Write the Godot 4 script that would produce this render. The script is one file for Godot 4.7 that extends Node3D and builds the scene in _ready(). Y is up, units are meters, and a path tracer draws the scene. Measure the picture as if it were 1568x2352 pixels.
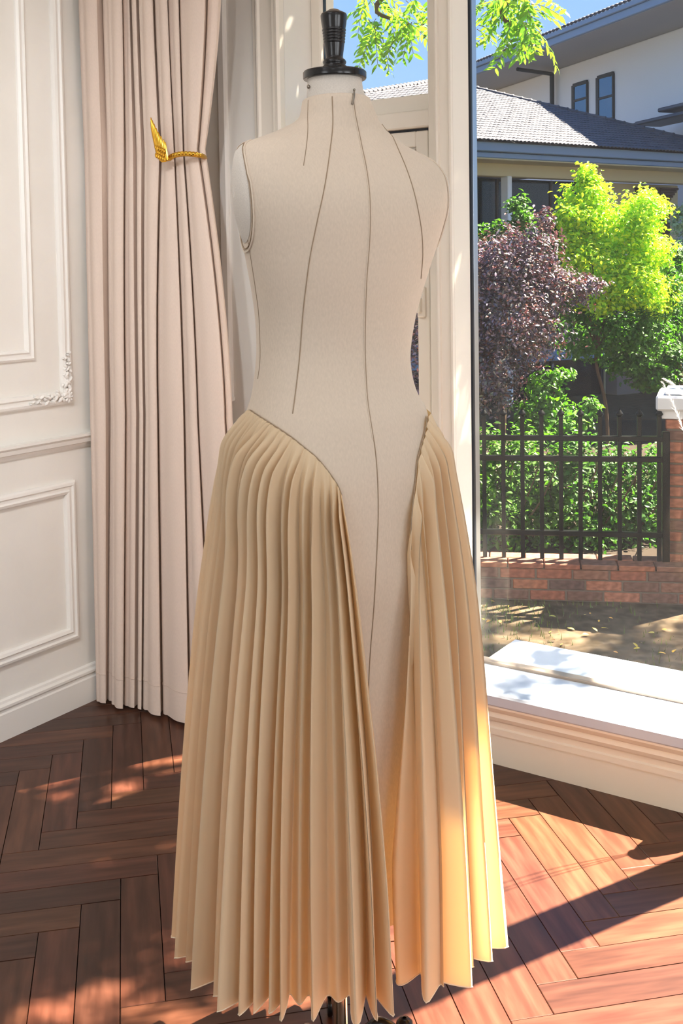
extends Node3D
# A cream dress on a dress form by a tall window; room axes: x along the window wall, z into the room, y up, metres.

const FOCAL := 2486.62       # of the 1568 x 2352 picture
const MIDDLE := Vector2(784.0, 761.39)
const EYE := Vector3(2.8196, 1.48, 2.9065)
const PITCH := 3.0442
const ROLL := -0.8785
const YAW := 33.6724

var right_dir: Vector3
var up_dir: Vector3
var fwd_dir: Vector3
var rng := RandomNumberGenerator.new()
var names := {}
var M := {}                  # materials

func _ready() -> void:
	rng.seed = 11
	light_and_camera()
	materials()
	room()
	floor_planks()
	left_wall_trim()
	window_wall_trim()
	windows()
	curtain()
	dress_form()
	dress()
	plume()
	outside_ground()
	brick_wall()
	iron_fence()
	brick_pillar()
	pavilion()
	far_house()
	garden()
	overhead_tree()

# ---------------------------------------------------------------- camera, light

func light_and_camera() -> void:
	var p := deg_to_rad(PITCH)
	var r := deg_to_rad(ROLL)
	var turn := Basis(Vector3.UP, deg_to_rad(YAW))
	var f := Vector3(0, -sin(p), -cos(p))
	var u := Vector3(0, cos(p), -sin(p))
	var x := Vector3.RIGHT
	var x2 := x * cos(r) + u * sin(r)
	var u2 := u * cos(r) - x * sin(r)
	right_dir = turn * x2
	up_dir = turn * u2
	fwd_dir = turn * f
	var cam := Camera3D.new()
	cam.name = "camera"
	cam.projection = Camera3D.PROJECTION_FRUSTUM
	cam.near = 0.05
	cam.far = 300.0
	cam.size = 2.0 * cam.near * 1176.0 / FOCAL
	cam.frustum_offset = Vector2(0, -(1176.0 - MIDDLE.y) / FOCAL * cam.near)
	cam.transform = Transform3D(Basis(right_dir, up_dir, -fwd_dir), EYE)
	cam.current = true
	add_child(cam)

	var sky_m := ProceduralSkyMaterial.new()
	sky_m.sky_top_color = Color(0.38, 0.63, 0.95)
	sky_m.sky_horizon_color = Color(0.73, 0.87, 0.99)
	sky_m.sky_curve = 0.28
	sky_m.ground_bottom_color = Color(0.36, 0.34, 0.30)
	sky_m.ground_horizon_color = Color(0.5, 0.5, 0.47)
	sky_m.sky_energy_multiplier = 1.0
	var sky := Sky.new()
	sky.sky_material = sky_m
	var env := Environment.new()
	env.background_mode = Environment.BG_SKY
	env.sky = sky
	env.background_energy_multiplier = 1.15
	env.tonemap_mode = Environment.TONE_MAPPER_LINEAR
	env.tonemap_exposure = 1.0
	env.sdfgi_enabled = true
	env.ssao_enabled = true
	env.ssil_enabled = true
	var we := WorldEnvironment.new()
	we.name = "environment"
	we.environment = env
	add_child(we)

	var sun := DirectionalLight3D.new()
	sun.name = "sun"
	sun.light_color = Color(1.0, 0.93, 0.83)
	sun.light_energy = 21.0
	sun.light_angular_distance = 0.53
	sun.shadow_enabled = true
	sun.sky_mode = DirectionalLight3D.SKY_MODE_LIGHT_ONLY
	var travel := Vector3(-0.27, -0.79, 0.554).normalized()
	sun.transform = Transform3D(Basis.looking_at(travel, Vector3.UP), Vector3(3, 8, -6))
	add_child(sun)

	# four unseen fill lights added at the ceiling, all above and behind the picture
	for at_ in [Vector3(1.5, 2.96, 2.3), Vector3(3.3, 2.96, 2.3), Vector3(1.5, 2.96, 4.2), Vector3(3.3, 2.96, 4.2)]:
		fill_ceiling_light(at_, "added flat square fill light under the ceiling " + ("next to" if at_.z < 3.0 else "far from") + " the windows, on the side " + ("of the curtain" if at_.x < 2.0 else "away from the curtain"))
	# two unseen fill lights added on the side wall, right of the picture
	for at_ in [Vector3(WIDE - 0.03, 1.75, 1.9), Vector3(WIDE - 0.03, 1.75, 3.7)]:
		fill_wall_light(at_, PI / 2, 1.6)
	fill_wall_light(Vector3(1.6, 1.95, DEEP - 0.03), 0.0, 1.0)  # unseen fill light added on the near wall
	# two unseen spots added as fill to brighten the panelled wall
	for at_ in [Vector3(2.0, 2.86, 2.7), Vector3(1.9, 2.86, 3.7)]:
		fill_spot(at_, Vector3(0.0, 1.15, 0.55 if at_.z < 3.0 else 1.3))

func fill_ceiling_light(at_: Vector3, words: String) -> void:
	var o := thing("fill_ceiling_light", words, "lamp", at_, "added fill lights at the ceiling")
	M["fill_glow"] = M.get("fill_glow", glow(Color(0.98, 0.98, 1.0), 1.5))
	M["fill_case"] = M.get("fill_case", mat(Color(0.92, 0.91, 0.89), 0.5))
	var s := begin()
	box(s, Vector3(0, 0.015, 0), Vector3(0.66, 0.05, 0.66), 0.006)
	part("housing", s, M.fill_case, o)
	s = begin()
	box(s, Vector3(0, -0.016, 0), Vector3(0.6, 0.012, 0.6), 0.003)
	part("diffuser", s, M.fill_glow, o)
	var a := AreaLight3D.new()
	a.name = "fill_light"
	a.area_size = Vector2(0.6, 0.6)
	a.light_color = Color(0.985, 0.985, 1.0)
	a.light_energy = 0.25
	a.area_range = 14.0
	a.area_attenuation = 2.0
	a.shadow_enabled = true
	a.transform = Transform3D(Basis(Vector3.RIGHT, -PI / 2), Vector3(0, -0.03, 0))
	o.add_child(a, true)

func fill_spot(at_: Vector3, aim: Vector3) -> void:
	var o := thing("fill_spot", "added white fill spotlight turned to the panelled wall, " + ("nearer to" if at_.z < 3.0 else "farther from") + " the windows", "spotlight", at_, "added fill spotlights")
	var d := (aim - at_).normalized()
	var x := d.cross(Vector3.UP).normalized()
	var b := Basis(x, d, x.cross(d))
	M["fill_spot_case"] = M.get("fill_spot_case", mat(Color(0.92, 0.92, 0.92), 0.4))
	M["fill_spot_glow"] = M.get("fill_spot_glow", glow(Color(0.98, 0.98, 1.0), 3.0))
	var s := begin()
	lathe(s, [Vector2(0.0, -0.09), Vector2(0.05, -0.085), Vector2(0.058, -0.05), Vector2(0.06, 0.06), Vector2(0.056, 0.062), Vector2(0.054, 0.04), Vector2(0.0, 0.03)], Vector3.ZERO, 24, b)
	part("housing", s, M.fill_spot_case, o)
	s = begin()
	lathe(s, [Vector2(0.0, 0.046), Vector2(0.05, 0.046), Vector2(0.05, 0.04)], Vector3.ZERO, 24, b)
	part("lens", s, M.fill_spot_glow, o)
	s = begin()
	tube(s, PackedVector3Array([Vector3(0, 0.0, 0), Vector3(0, 0.12, 0)]), [0.012], 10)
	part("stem", s, M.fill_spot_case, o)
	var l := SpotLight3D.new()
	l.name = "fill_spot_light"
	l.light_color = Color(0.98, 0.985, 1.0)
	l.light_energy = 2.7
	l.light_size = 0.05
	l.spot_range = 14.0
	l.spot_attenuation = 2.0
	l.spot_angle = 30.0
	l.spot_angle_attenuation = 1.0
	l.shadow_enabled = true
	l.transform = Transform3D(Basis.looking_at(d, Vector3.UP), d * 0.075)
	o.add_child(l, true)

func fill_wall_light(at_: Vector3, turn: float, energy: float) -> void:
	var o := thing("fill_wall_light", "added broad flat fill light facing the panelled wall, " + ("nearer to" if at_.z < 3.0 else "farther from") + " the windows" if turn > 0.0 else "added broad flat fill light facing the windows", "lamp", at_, "added fill lights on the walls")
	var s := begin()
	o.rotation.y = turn
	box(s, Vector3(0, 0, 0.0), Vector3(1.26, 0.96, 0.05), 0.006)
	part("housing", s, M.fill_case, o)
	s = begin()
	box(s, Vector3(0, 0, -0.03), Vector3(1.2, 0.9, 0.012), 0.003)
	part("diffuser", s, M.fill_glow, o)
	var a := AreaLight3D.new()
	a.name = "fill_light"
	a.area_size = Vector2(1.2, 0.9)
	a.light_color = Color(0.965, 0.985, 1.0)
	a.light_energy = energy
	a.area_range = 14.0
	a.area_attenuation = 2.0
	a.shadow_enabled = true
	a.transform = Transform3D(Basis(), Vector3(0, 0, -0.045))
	o.add_child(a, true)

# ---------------------------------------------------------------- survey of the photograph

func ray(px: float, py: float) -> Vector3:
	return fwd_dir + right_dir * ((px - MIDDLE.x) / FOCAL) - up_dir * ((py - MIDDLE.y) / FOCAL)

func at(px: float, py: float, depth: float) -> Vector3:
	return EYE + ray(px, py) * depth

func on_plane(px: float, py: float, p: Vector3, n: Vector3) -> Vector3:
	var d := ray(px, py)
	return EYE + d * (n.dot(p - EYE) / n.dot(d))

# ---------------------------------------------------------------- naming

func numbered(called: String) -> String:
	if not names.has(called):
		names[called] = 0
		return called
	names[called] += 1
	return "%s_%03d" % [called, names[called]]

func tag(o: Node3D, label: String, category: String, group := "", kind := "") -> Node3D:
	o.set_meta("label", label)
	o.set_meta("category", category)
	if group:
		o.set_meta("group", group)
	if kind:
		o.set_meta("kind", kind)
	return o

func thing(called: String, label: String, category: String, at_ := Vector3.ZERO, group := "", kind := "") -> Node3D:
	var o := Node3D.new()
	o.name = numbered(called)
	o.position = at_
	add_child(o)
	tag(o, label, category, group, kind)
	return o

func part(called: String, st: SurfaceTool, m: Material, parent: Node3D, kind := "") -> MeshInstance3D:
	var o := MeshInstance3D.new()
	o.name = called
	o.mesh = st.commit()
	o.material_override = m
	if kind:
		o.set_meta("kind", kind)
	parent.add_child(o, true)
	return o

func put(called: String, mesh: Mesh, m: Material, parent: Node3D, tr := Transform3D()) -> MeshInstance3D:
	var o := MeshInstance3D.new()
	o.name = called
	o.mesh = mesh
	o.material_override = m
	o.transform = tr
	parent.add_child(o, true)
	return o

func solo(called: String, st: SurfaceTool, m: Material, label: String, category: String, group := "", kind := "") -> MeshInstance3D:
	var o := MeshInstance3D.new()
	o.name = numbered(called)
	o.mesh = st.commit()
	o.material_override = m
	add_child(o)
	tag(o, label, category, group, kind)
	return o

# ---------------------------------------------------------------- materials

func mat(c: Color, rough := 0.6, spec := 0.5) -> StandardMaterial3D:
	var m := StandardMaterial3D.new()
	m.albedo_color = c
	m.roughness = rough
	m.metallic_specular = spec
	return m

func glow(c: Color, e: float) -> StandardMaterial3D:
	var m := mat(c, 0.6)
	m.emission_enabled = true
	m.emission = c
	m.emission_energy_multiplier = e
	return m

func noise_tex(freq: float, lo: Color, hi: Color, seed_ := 1, size := 512, octaves := 4) -> NoiseTexture2D:
	var n := FastNoiseLite.new()
	n.seed = seed_
	n.frequency = freq
	n.noise_type = FastNoiseLite.TYPE_SIMPLEX_SMOOTH
	n.fractal_octaves = octaves
	var t := NoiseTexture2D.new()
	t.width = size
	t.height = size
	t.seamless = true
	t.noise = n
	var g := Gradient.new()
	g.set_color(0, lo)
	g.set_color(1, hi)
	t.color_ramp = g
	return t

func triplanar(m: StandardMaterial3D, t: Texture2D, scale: Vector3, world := false) -> StandardMaterial3D:
	m.albedo_texture = t
	m.uv1_triplanar = true
	m.uv1_world_triplanar = world
	m.uv1_scale = scale
	return m

func leafy(c: Color, through: Color, rough := 0.5) -> StandardMaterial3D:
	var m := mat(c, rough, 0.35)
	m.vertex_color_use_as_albedo = true
	m.backlight_enabled = true
	m.backlight = through
	return m

func materials() -> void:
	M.wall = mat(Color(0.955, 0.945, 0.918), 0.55, 0.4)
	triplanar(M.wall, noise_tex(0.012, Color(0.975, 0.975, 0.97), Color.WHITE, 3, 256), Vector3(0.7, 0.7, 0.7), true)
	M.trim = mat(Color(0.945, 0.935, 0.91), 0.4, 0.5)
	M.frame = mat(Color(0.94, 0.915, 0.865), 0.45, 0.5)
	M.sill = mat(Color(0.80, 0.85, 0.92), 0.22, 0.5)
	triplanar(M.sill, noise_tex(0.01, Color(0.94, 0.94, 0.95), Color.WHITE, 8, 256), Vector3(1.2, 1.2, 1.2), true)
	M.alu = mat(Color(0.72, 0.76, 0.80), 0.28, 0.5)
	M.alu.metallic = 0.85
	M.alu_dark = mat(Color(0.13, 0.16, 0.20), 0.4)
	M.glass = mat(Color(0.93, 0.97, 1.0, 0.02), 0.02, 0.22)
	M.glass.transparency = BaseMaterial3D.TRANSPARENCY_ALPHA
	M.ceiling = mat(Color(0.95, 0.94, 0.92), 0.8)
	# wood: grain runs along local x
	var grain := noise_tex(0.018, Color(0.62, 0.56, 0.52), Color(1, 1, 1), 21, 512, 5)
	var tones := [Color(0.385, 0.237, 0.180), Color(0.341, 0.207, 0.158), Color(0.415, 0.260, 0.189), Color(0.310, 0.181, 0.144), Color(0.371, 0.239, 0.172), Color(0.402, 0.237, 0.185), Color(0.327, 0.213, 0.158), Color(0.438, 0.288, 0.202)]
	M.planks = []
	for i in 16:
		var m := mat(tones[i % 8].lerp(tones[(i * 3 + 1) % 8], 0.25 if i < 8 else 0.55), 0.33, 0.45)
		triplanar(m, grain, Vector3(0.35, 2.0, 3.2))
		m.uv1_offset = Vector3(i * 0.37, i * 0.61, i * 0.23)
		M.planks.append(m)
	M.floor_base = mat(Color(0.16, 0.085, 0.06), 0.7)
	M.bodice = mat(Color(0.90, 0.84, 0.768), 0.85, 0.25)
	triplanar(M.bodice, noise_tex(0.06, Color(0.93, 0.93, 0.925), Color.WHITE, 5, 512), Vector3(9, 3, 9))
	M.bodice.rim_enabled = true
	M.bodice.rim = 0.6
	M.bodice.backlight_enabled = true
	M.bodice.backlight = Color(0.30, 0.22, 0.13)
	M.seam_shade = mat(Color(0.64, 0.56, 0.47), 0.9, 0.2)  # darker beige stands in for shade along seams and armholes
	M.skirt = mat(Color(0.94, 0.862, 0.735), 0.75, 0.3)
	M.skirt.rim_enabled = true
	M.skirt.rim = 0.2
	M.skirt.backlight_enabled = true
	M.skirt.backlight = Color(0.76, 0.66, 0.47)
	M.hem = mat(Color(0.95, 0.89, 0.79), 0.8, 0.3)
	M.canvas = mat(Color(0.89, 0.86, 0.82), 0.9, 0.2)
	triplanar(M.canvas, noise_tex(0.09, Color(0.9, 0.9, 0.9), Color.WHITE, 6, 256), Vector3(14, 14, 14))
	M.black = mat(Color(0.02, 0.018, 0.03), 0.2, 0.45)
	M.black.clearcoat_enabled = true
	M.black.clearcoat = 0.25
	M.chrome = mat(Color(0.86, 0.80, 0.70), 0.12)
	M.chrome.metallic = 1.0
	M.steel = mat(Color(0.55, 0.52, 0.48), 0.3)
	M.steel.metallic = 1.0
	M.curtain = mat(Color(0.905, 0.832, 0.775), 0.9, 0.2)
	triplanar(M.curtain, noise_tex(0.08, Color(0.955, 0.955, 0.955), Color.WHITE, 7, 512), Vector3(8, 2, 8))
	M.curtain.rim_enabled = true
	M.curtain.rim = 0.3
	M.curtain.backlight_enabled = true
	M.curtain.backlight = Color(0.22, 0.16, 0.12)
	M.stitch = mat(Color(0.82, 0.74, 0.68), 0.9, 0.2)
	M.brass = mat(Color(0.80, 0.60, 0.20), 0.27)
	M.brass.metallic = 0.95
	M.brass_light = mat(Color(0.86, 0.68, 0.26), 0.24)
	M.brass_light.metallic = 0.95
	M.feather = mat(Color(0.80, 0.81, 0.82), 0.8, 0.2)
	M.feather.backlight_enabled = true
	M.feather.backlight = Color(0.9, 0.9, 0.9)
	# outside
	M.soil = mat(Color(0.37, 0.33, 0.275), 0.95, 0.2)
	triplanar(M.soil, noise_tex(0.02, Color(0.55, 0.52, 0.45), Color(1, 1, 1), 9, 512, 5), Vector3(0.9, 0.9, 0.9), true)
	M.mulch = mat(Color(0.19, 0.165, 0.14), 0.95, 0.2)
	M.mortar = mat(Color(0.36, 0.33, 0.31), 0.95, 0.2)
	var brick_grain := noise_tex(0.03, Color(0.72, 0.70, 0.70), Color(1, 1, 1), 12, 256)
	M.bricks = []
	for c in [Color(0.54, 0.35, 0.29), Color(0.43, 0.33, 0.30), Color(0.58, 0.39, 0.31), Color(0.37, 0.30, 0.29), Color(0.50, 0.37, 0.32), Color(0.60, 0.41, 0.34)]:
		M.bricks.append(triplanar(mat(c, 0.85, 0.3), brick_grain, Vector3(3, 5, 3)))
	M.iron = mat(Color(0.015, 0.022, 0.03), 0.35, 0.25)
	M.cap = mat(Color(0.66, 0.68, 0.72), 0.6)
	M.fascia = mat(Color(0.44, 0.54, 0.66), 0.5)
	M.soffit = mat(Color(0.60, 0.61, 0.63), 0.6)
	M.beam = mat(Color(0.74, 0.72, 0.60), 0.7)
	M.render = mat(Color(0.86, 0.89, 0.92), 0.8)
	M.dark_glass = mat(Color(0.075, 0.10, 0.125), 0.12, 0.45)
	M.dark_frame = mat(Color(0.10, 0.14, 0.18), 0.5)
	M.sky_glass = mat(Color(0.30, 0.42, 0.52), 0.05, 0.6)
	M.sky_glass.metallic = 0.75
	M.door_wood = mat(Color(0.22, 0.12, 0.11), 0.5)
	M.tiles = []
	for c in [Color(0.28, 0.29, 0.325), Color(0.31, 0.315, 0.345), Color(0.255, 0.265, 0.30)]:
		M.tiles.append(mat(c, 0.7, 0.4))
	M.slate = mat(Color(0.26, 0.30, 0.36), 0.5)
	M.bark = mat(Color(0.33, 0.27, 0.22), 0.95, 0.2)
	M.leaf_bright = leafy(Color(0.78, 0.88, 0.22), Color(1.0, 1.0, 0.75))
	M.leaf_green = leafy(Color(0.27, 0.42, 0.17), Color(0.85, 0.95, 0.55))
	M.leaf_plum = leafy(Color(0.33, 0.28, 0.31), Color(0.6, 0.42, 0.40), 0.25)
	M.leaf_plum.metallic_specular = 0.75
	M.leaf_ash = leafy(Color(0.42, 0.62, 0.26), Color(0.95, 1.0, 0.6), 0.35)
	M.blade = leafy(Color(0.32, 0.38, 0.18), Color(0.3, 0.4, 0.1), 0.8)

# ---------------------------------------------------------------- shapes

func begin() -> SurfaceTool:
	var s := SurfaceTool.new()
	s.begin(Mesh.PRIMITIVE_TRIANGLES)
	return s

# a flat triangle whose front looks along n
func tri(s: SurfaceTool, a: Vector3, b: Vector3, c: Vector3, n: Vector3) -> void:
	var g := (b - a).cross(c - a)
	if g.length_squared() < 1e-16:
		return
	g = g.normalized()
	if g.dot(n) < 0.0:
		g = -g
	else:
		var t := b
		b = c
		c = t
	for v in [a, b, c]:
		s.set_normal(g)
		s.add_vertex(v)

func quad(s: SurfaceTool, a: Vector3, b: Vector3, c: Vector3, d: Vector3, n: Vector3) -> void:
	tri(s, a, b, c, n)
	tri(s, a, c, d, n)

# a box with chamfered edges; t places it
func box(s: SurfaceTool, center: Vector3, size: Vector3, b := 0.004, t := Transform3D()) -> void:
	var h := size * 0.5
	b = minf(b, minf(h.x, minf(h.y, h.z)) * 0.9)
	var q := func(sx: int, sy: int, sz: int, axis: int) -> Vector3:
		var v := Vector3(sx * (h.x - b), sy * (h.y - b), sz * (h.z - b))
		v[axis] += b * [sx, sy, sz][axis]
		return t * (center + v)
	var o := t * center
	for axis in 3:
		for sg in [-1, 1]:
			var c := []
			for k in [[-1, -1], [1, -1], [1, 1], [-1, 1]]:
				var w := [0, 0, 0]
				w[axis] = sg
				w[(axis + 1) % 3] = k[0]
				w[(axis + 2) % 3] = k[1]
				c.append(q.call(w[0], w[1], w[2], axis))
			quad(s, c[0], c[1], c[2], c[3], (c[0] + c[2]) * 0.5 - o)
	if b <= 0.0:
		return
	for axis in 3:
		var e1 := (axis + 1) % 3
		var e2 := (axis + 2) % 3
		for k in [[-1, -1], [1, -1], [1, 1], [-1, 1]]:
			var lo := [0, 0, 0]
			var hi := [0, 0, 0]
			lo[axis] = -1
			hi[axis] = 1
			lo[e1] = k[0]
			hi[e1] = k[0]
			lo[e2] = k[1]
			hi[e2] = k[1]
			var p0: Vector3 = q.call(lo[0], lo[1], lo[2], e1)
			var p1: Vector3 = q.call(lo[0], lo[1], lo[2], e2)
			var p2: Vector3 = q.call(hi[0], hi[1], hi[2], e2)
			var p3: Vector3 = q.call(hi[0], hi[1], hi[2], e1)
			quad(s, p0, p1, p2, p3, (p0 + p2) * 0.5 - t * (center + Vector3(0, 0, 0)) )
	for sx in [-1, 1]:
		for sy in [-1, 1]:
			for sz in [-1, 1]:
				var a: Vector3 = q.call(sx, sy, sz, 0)
				var c2: Vector3 = q.call(sx, sy, sz, 1)
				var d: Vector3 = q.call(sx, sy, sz, 2)
				tri(s, a, c2, d, (a + c2 + d) / 3.0 - o)

func span(s: SurfaceTool, lo: Vector3, hi: Vector3, b := 0.003) -> void:
	box(s, (lo + hi) * 0.5, hi - lo, b)

# profile points (u, v) carried from a to b
func extrude(s: SurfaceTool, profile: Array, a: Vector3, b: Vector3, eu: Vector3, ev: Vector3) -> void:
	var out := ev
	for i in profile.size() - 1:
		var p: Vector2 = profile[i]
		var q: Vector2 = profile[i + 1]
		var d := q - p
		var n := (eu * -d.y + ev * d.x)
		if n.dot(out) < 0.0 or (absf(n.dot(out)) < 1e-7 and d.y > 0.0 and false):
			n = -n
		quad(s, a + eu * p.x + ev * p.y, a + eu * q.x + ev * q.y, b + eu * q.x + ev * q.y, b + eu * p.x + ev * p.y, n)
	for e in [a, b]:
		var n2: Vector3 = (a - b) if e == a else (b - a)
		for i in range(1, profile.size() - 1):
			tri(s, e + eu * profile[0].x + ev * profile[0].y, e + eu * profile[i].x + ev * profile[i].y, e + eu * profile[i + 1].x + ev * profile[i + 1].y, n2)

# a mitred rectangular moulding on a plane: o + ex * x + ey * y, standing off along en; profile u runs inward
func moulding(s: SurfaceTool, o: Vector3, ex: Vector3, ey: Vector3, en: Vector3, r: Rect2, profile: Array) -> void:
	var ring := func(p: Vector2) -> Array:
		var i := r.grow(-p.x)
		return [o + ex * i.position.x + ey * i.position.y + en * p.y, o + ex * i.end.x + ey * i.position.y + en * p.y, o + ex * i.end.x + ey * i.end.y + en * p.y, o + ex * i.position.x + ey * i.end.y + en * p.y]
	var inward := [ey, -ex, -ey, ex]
	for k in profile.size() - 1:
		var a: Array = ring.call(profile[k])
		var b: Array = ring.call(profile[k + 1])
		var d: Vector2 = profile[k + 1] - profile[k]
		for j in 4:
			var n: Vector3 = en * d.x - inward[j] * d.y
			quad(s, a[j], a[(j + 1) % 4], b[(j + 1) % 4], b[j], n)

# a smooth skin over rows of points
func skin(s: SurfaceTool, rows: Array, closed := false, uv_scale := Vector2.ONE) -> void:
	var w: int = rows[0].size()
	var h := rows.size()
	var nor := []
	for j in h:
		var line := PackedVector3Array()
		line.resize(w)
		for i in w:
			var i0 := (i - 1 + w) % w if closed else maxi(i - 1, 0)
			var i1 := (i + 1) % w if closed else mini(i + 1, w - 1)
			var du: Vector3 = rows[j][i1] - rows[j][i0]
			var dv: Vector3 = rows[mini(j + 1, h - 1)][i] - rows[maxi(j - 1, 0)][i]
			var n := du.cross(dv)
			line[i] = n.normalized() if n.length_squared() > 1e-18 else Vector3.UP
		nor.append(line)
	var count := w if closed else w - 1
	for j in h - 1:
		for i in count:
			var k := (i + 1) % w
			# clockwise seen from the side the normal points to
			for c in [[j, i], [j + 1, i], [j + 1, k], [j, i], [j + 1, k], [j, k]]:
				s.set_normal(nor[c[0]][c[1]])
				s.set_uv(Vector2(float(c[1]) / w, float(c[0]) / h) * uv_scale)
				s.add_vertex(rows[c[0]][c[1]])

func lathe(s: SurfaceTool, profile: Array, at_: Vector3, seg := 36, axis := Basis()) -> void:
	var rows := []
	for p in profile:
		var line := PackedVector3Array()
		for i in seg:
			var a := TAU * i / seg
			line.append(at_ + axis * Vector3(cos(a) * p.x, p.y, sin(a) * p.x))
		rows.append(line)
	skin(s, rows, true)

func tube(s: SurfaceTool, path: PackedVector3Array, radii: Array, seg := 8, cap := true) -> void:
	var rows := []
	var up := Vector3.UP
	var n := path.size()
	var first := (path[1] - path[0]).normalized()
	if absf(first.dot(up)) > 0.9:
		up = Vector3.RIGHT
	for i in n:
		var d := (path[mini(i + 1, n - 1)] - path[maxi(i - 1, 0)]).normalized()
		var x := d.cross(up).normalized()
		up = x.cross(d).normalized()
		var r: float = radii[mini(i, radii.size() - 1)]
		var line := PackedVector3Array()
		for k in seg:
			var a := TAU * k / seg
			line.append(path[i] + x * cos(a) * r + up * sin(a) * r)
		rows.append(line)
	if cap:
		for e in [0, n - 1]:
			var tip := PackedVector3Array()
			for k in seg:
				tip.append(path[e])
			if e == 0:
				rows.push_front(tip)
			else:
				rows.append(tip)
	skin(s, rows, true)

func ball(s: SurfaceTool, c: Vector3, r: Vector3, seg := 14, b := Basis()) -> void:
	var rows := []
	var rings := maxi(6, seg / 2)
	for j in rings + 1:
		var t := PI * j / rings
		var line := PackedVector3Array()
		for i in seg:
			var a := TAU * i / seg
			line.append(c + b * (Vector3(sin(t) * cos(a), cos(t), sin(t) * sin(a)) * r))
		rows.append(line)
	skin(s, rows, true)

func catmull(pts: Array, u: float) -> Variant:
	var n := pts.size()
	var x := clampf(u, 0.0, 1.0) * (n - 1)
	var i := mini(int(x), n - 2)
	var t := x - i
	var p0 = pts[maxi(i - 1, 0)]
	var p1 = pts[i]
	var p2 = pts[i + 1]
	var p3 = pts[mini(i + 2, n - 1)]
	return 0.5 * ((2.0 * p1) + (p2 - p0) * t + (2.0 * p0 - 5.0 * p1 + 4.0 * p2 - p3) * t * t + (3.0 * p1 - p0 - 3.0 * p2 + p3) * t * t * t)

# piecewise linear lookup in [[x, y], ...] with x rising
func look(table: Array, x: float) -> float:
	if x <= table[0][0]:
		return table[0][1]
	for i in table.size() - 1:
		if x <= table[i + 1][0]:
			return lerpf(table[i][1], table[i + 1][1], (x - table[i][0]) / (table[i + 1][0] - table[i][0]))
	return table[-1][1]

# the same with smooth joints (Catmull-Rom through unevenly spaced points)
func smooth(table: Array, x: float) -> float:
	var n := table.size()
	if x <= table[0][0]:
		return table[0][1]
	if x >= table[n - 1][0]:
		return table[n - 1][1]
	var i := 0
	while x > table[i + 1][0]:
		i += 1
	var x1: float = table[i][0]
	var x2: float = table[i + 1][0]
	var h := x2 - x1
	var m := func(k: int) -> float:
		if k == 0 or k == n - 1:
			var a := mini(k, n - 2)
			return (table[a + 1][1] - table[a][1]) / (table[a + 1][0] - table[a][0])
		return (table[k + 1][1] - table[k - 1][1]) / (table[k + 1][0] - table[k - 1][0])
	var t := (x - x1) / h
	var t2 := t * t
	var t3 := t2 * t
	return (2 * t3 - 3 * t2 + 1) * table[i][1] + (t3 - 2 * t2 + t) * h * m.call(i) + (-2 * t3 + 3 * t2) * table[i + 1][1] + (t3 - t2) * h * m.call(i + 1)

# ---------------------------------------------------------------- the room

const HIGH := 2.98
const WIDE := 5.0
const DEEP := 5.4

func room() -> void:
	var s := begin()
	span(s, Vector3(-0.2, -0.12, -0.3), Vector3(WIDE + 0.2, -0.02, DEEP + 0.2), 0.0)
	var fl := thing("floor", "dark red wooden herringbone parquet floor across the room", "floor", Vector3.ZERO, "", "structure")
	part("underlay", s, M.floor_base, fl)
	s = begin()
	span(s, Vector3(-0.2, HIGH + 0.02, -0.3), Vector3(WIDE + 0.2, HIGH + 0.16, DEEP + 0.2), 0.0)
	solo("ceiling", s, M.ceiling, "plain white ceiling above the whole room", "ceiling", "", "structure")
	s = begin()
	span(s, Vector3(-0.2, -0.02, 0.0), Vector3(0.0, HIGH + 0.02, DEEP), 0.0)
	solo("wall_left", s, M.wall, "cream wall with raised panels left of the curtain", "wall", "", "structure")
	s = begin()
	span(s, Vector3(WIDE, -0.02, 0.0), Vector3(WIDE + 0.2, HIGH + 0.02, DEEP), 0.0)
	solo("wall_right", s, M.wall, "plain cream side wall facing the panelled wall", "wall", "", "structure")
	s = begin()
	span(s, Vector3(-0.2, -0.02, DEEP), Vector3(WIDE + 0.2, HIGH + 0.02, DEEP + 0.2), 0.0)
	solo("wall_near", s, M.wall, "plain cream wall facing the windows", "wall", "", "structure")
	# the window wall: corner piece, post, low wall, far pier, head
	var w := thing("wall_back", "cream wall behind the dress that holds both windows", "wall", Vector3.ZERO, "", "structure")
	s = begin()
	span(s, Vector3(-0.2, -0.02, -0.3), Vector3(0.673, HIGH + 0.02, 0.0), 0.003)
	part("corner_pier", s, M.wall, w)
	s = begin()
	span(s, Vector3(1.237, -0.02, -0.115), Vector3(1.292, HIGH, 0.0), 0.006)
	span(s, Vector3(1.150, -0.02, -0.152), Vector3(1.286, HIGH, -0.108), 0.003)
	part("post", s, M.frame, w)
	s = begin()
	span(s, Vector3(1.285, -0.02, -0.3), Vector3(3.42, 0.192, 0.0), 0.0)
	part("low_wall", s, M.wall, w)
	s = begin()
	span(s, Vector3(3.4, -0.02, -0.3), Vector3(WIDE + 0.2, HIGH + 0.02, 0.0), 0.0)
	part("far_pier", s, M.wall, w)
	s = begin()
	span(s, Vector3(0.66, 2.72, -0.3), Vector3(3.41, HIGH + 0.02, 0.0), 0.0)
	part("head", s, M.wall, w)
	s = begin()
	span(s, Vector3(0.66, -0.05, -0.3), Vector3(1.16, 0.02, 0.0), 0.0)
	part("threshold", s, M.frame, w)
	# unseen eave, added above the windows to cut the sunlight
	s = begin()
	span(s, Vector3(-1.5, 3.08, -0.50), Vector3(6.0, 3.18, -0.29), 0.01)
	solo("added_eave", s, M.soffit, "shallow unseen eave added above the windows to cut the sunlight", "eave", "", "structure")

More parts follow.
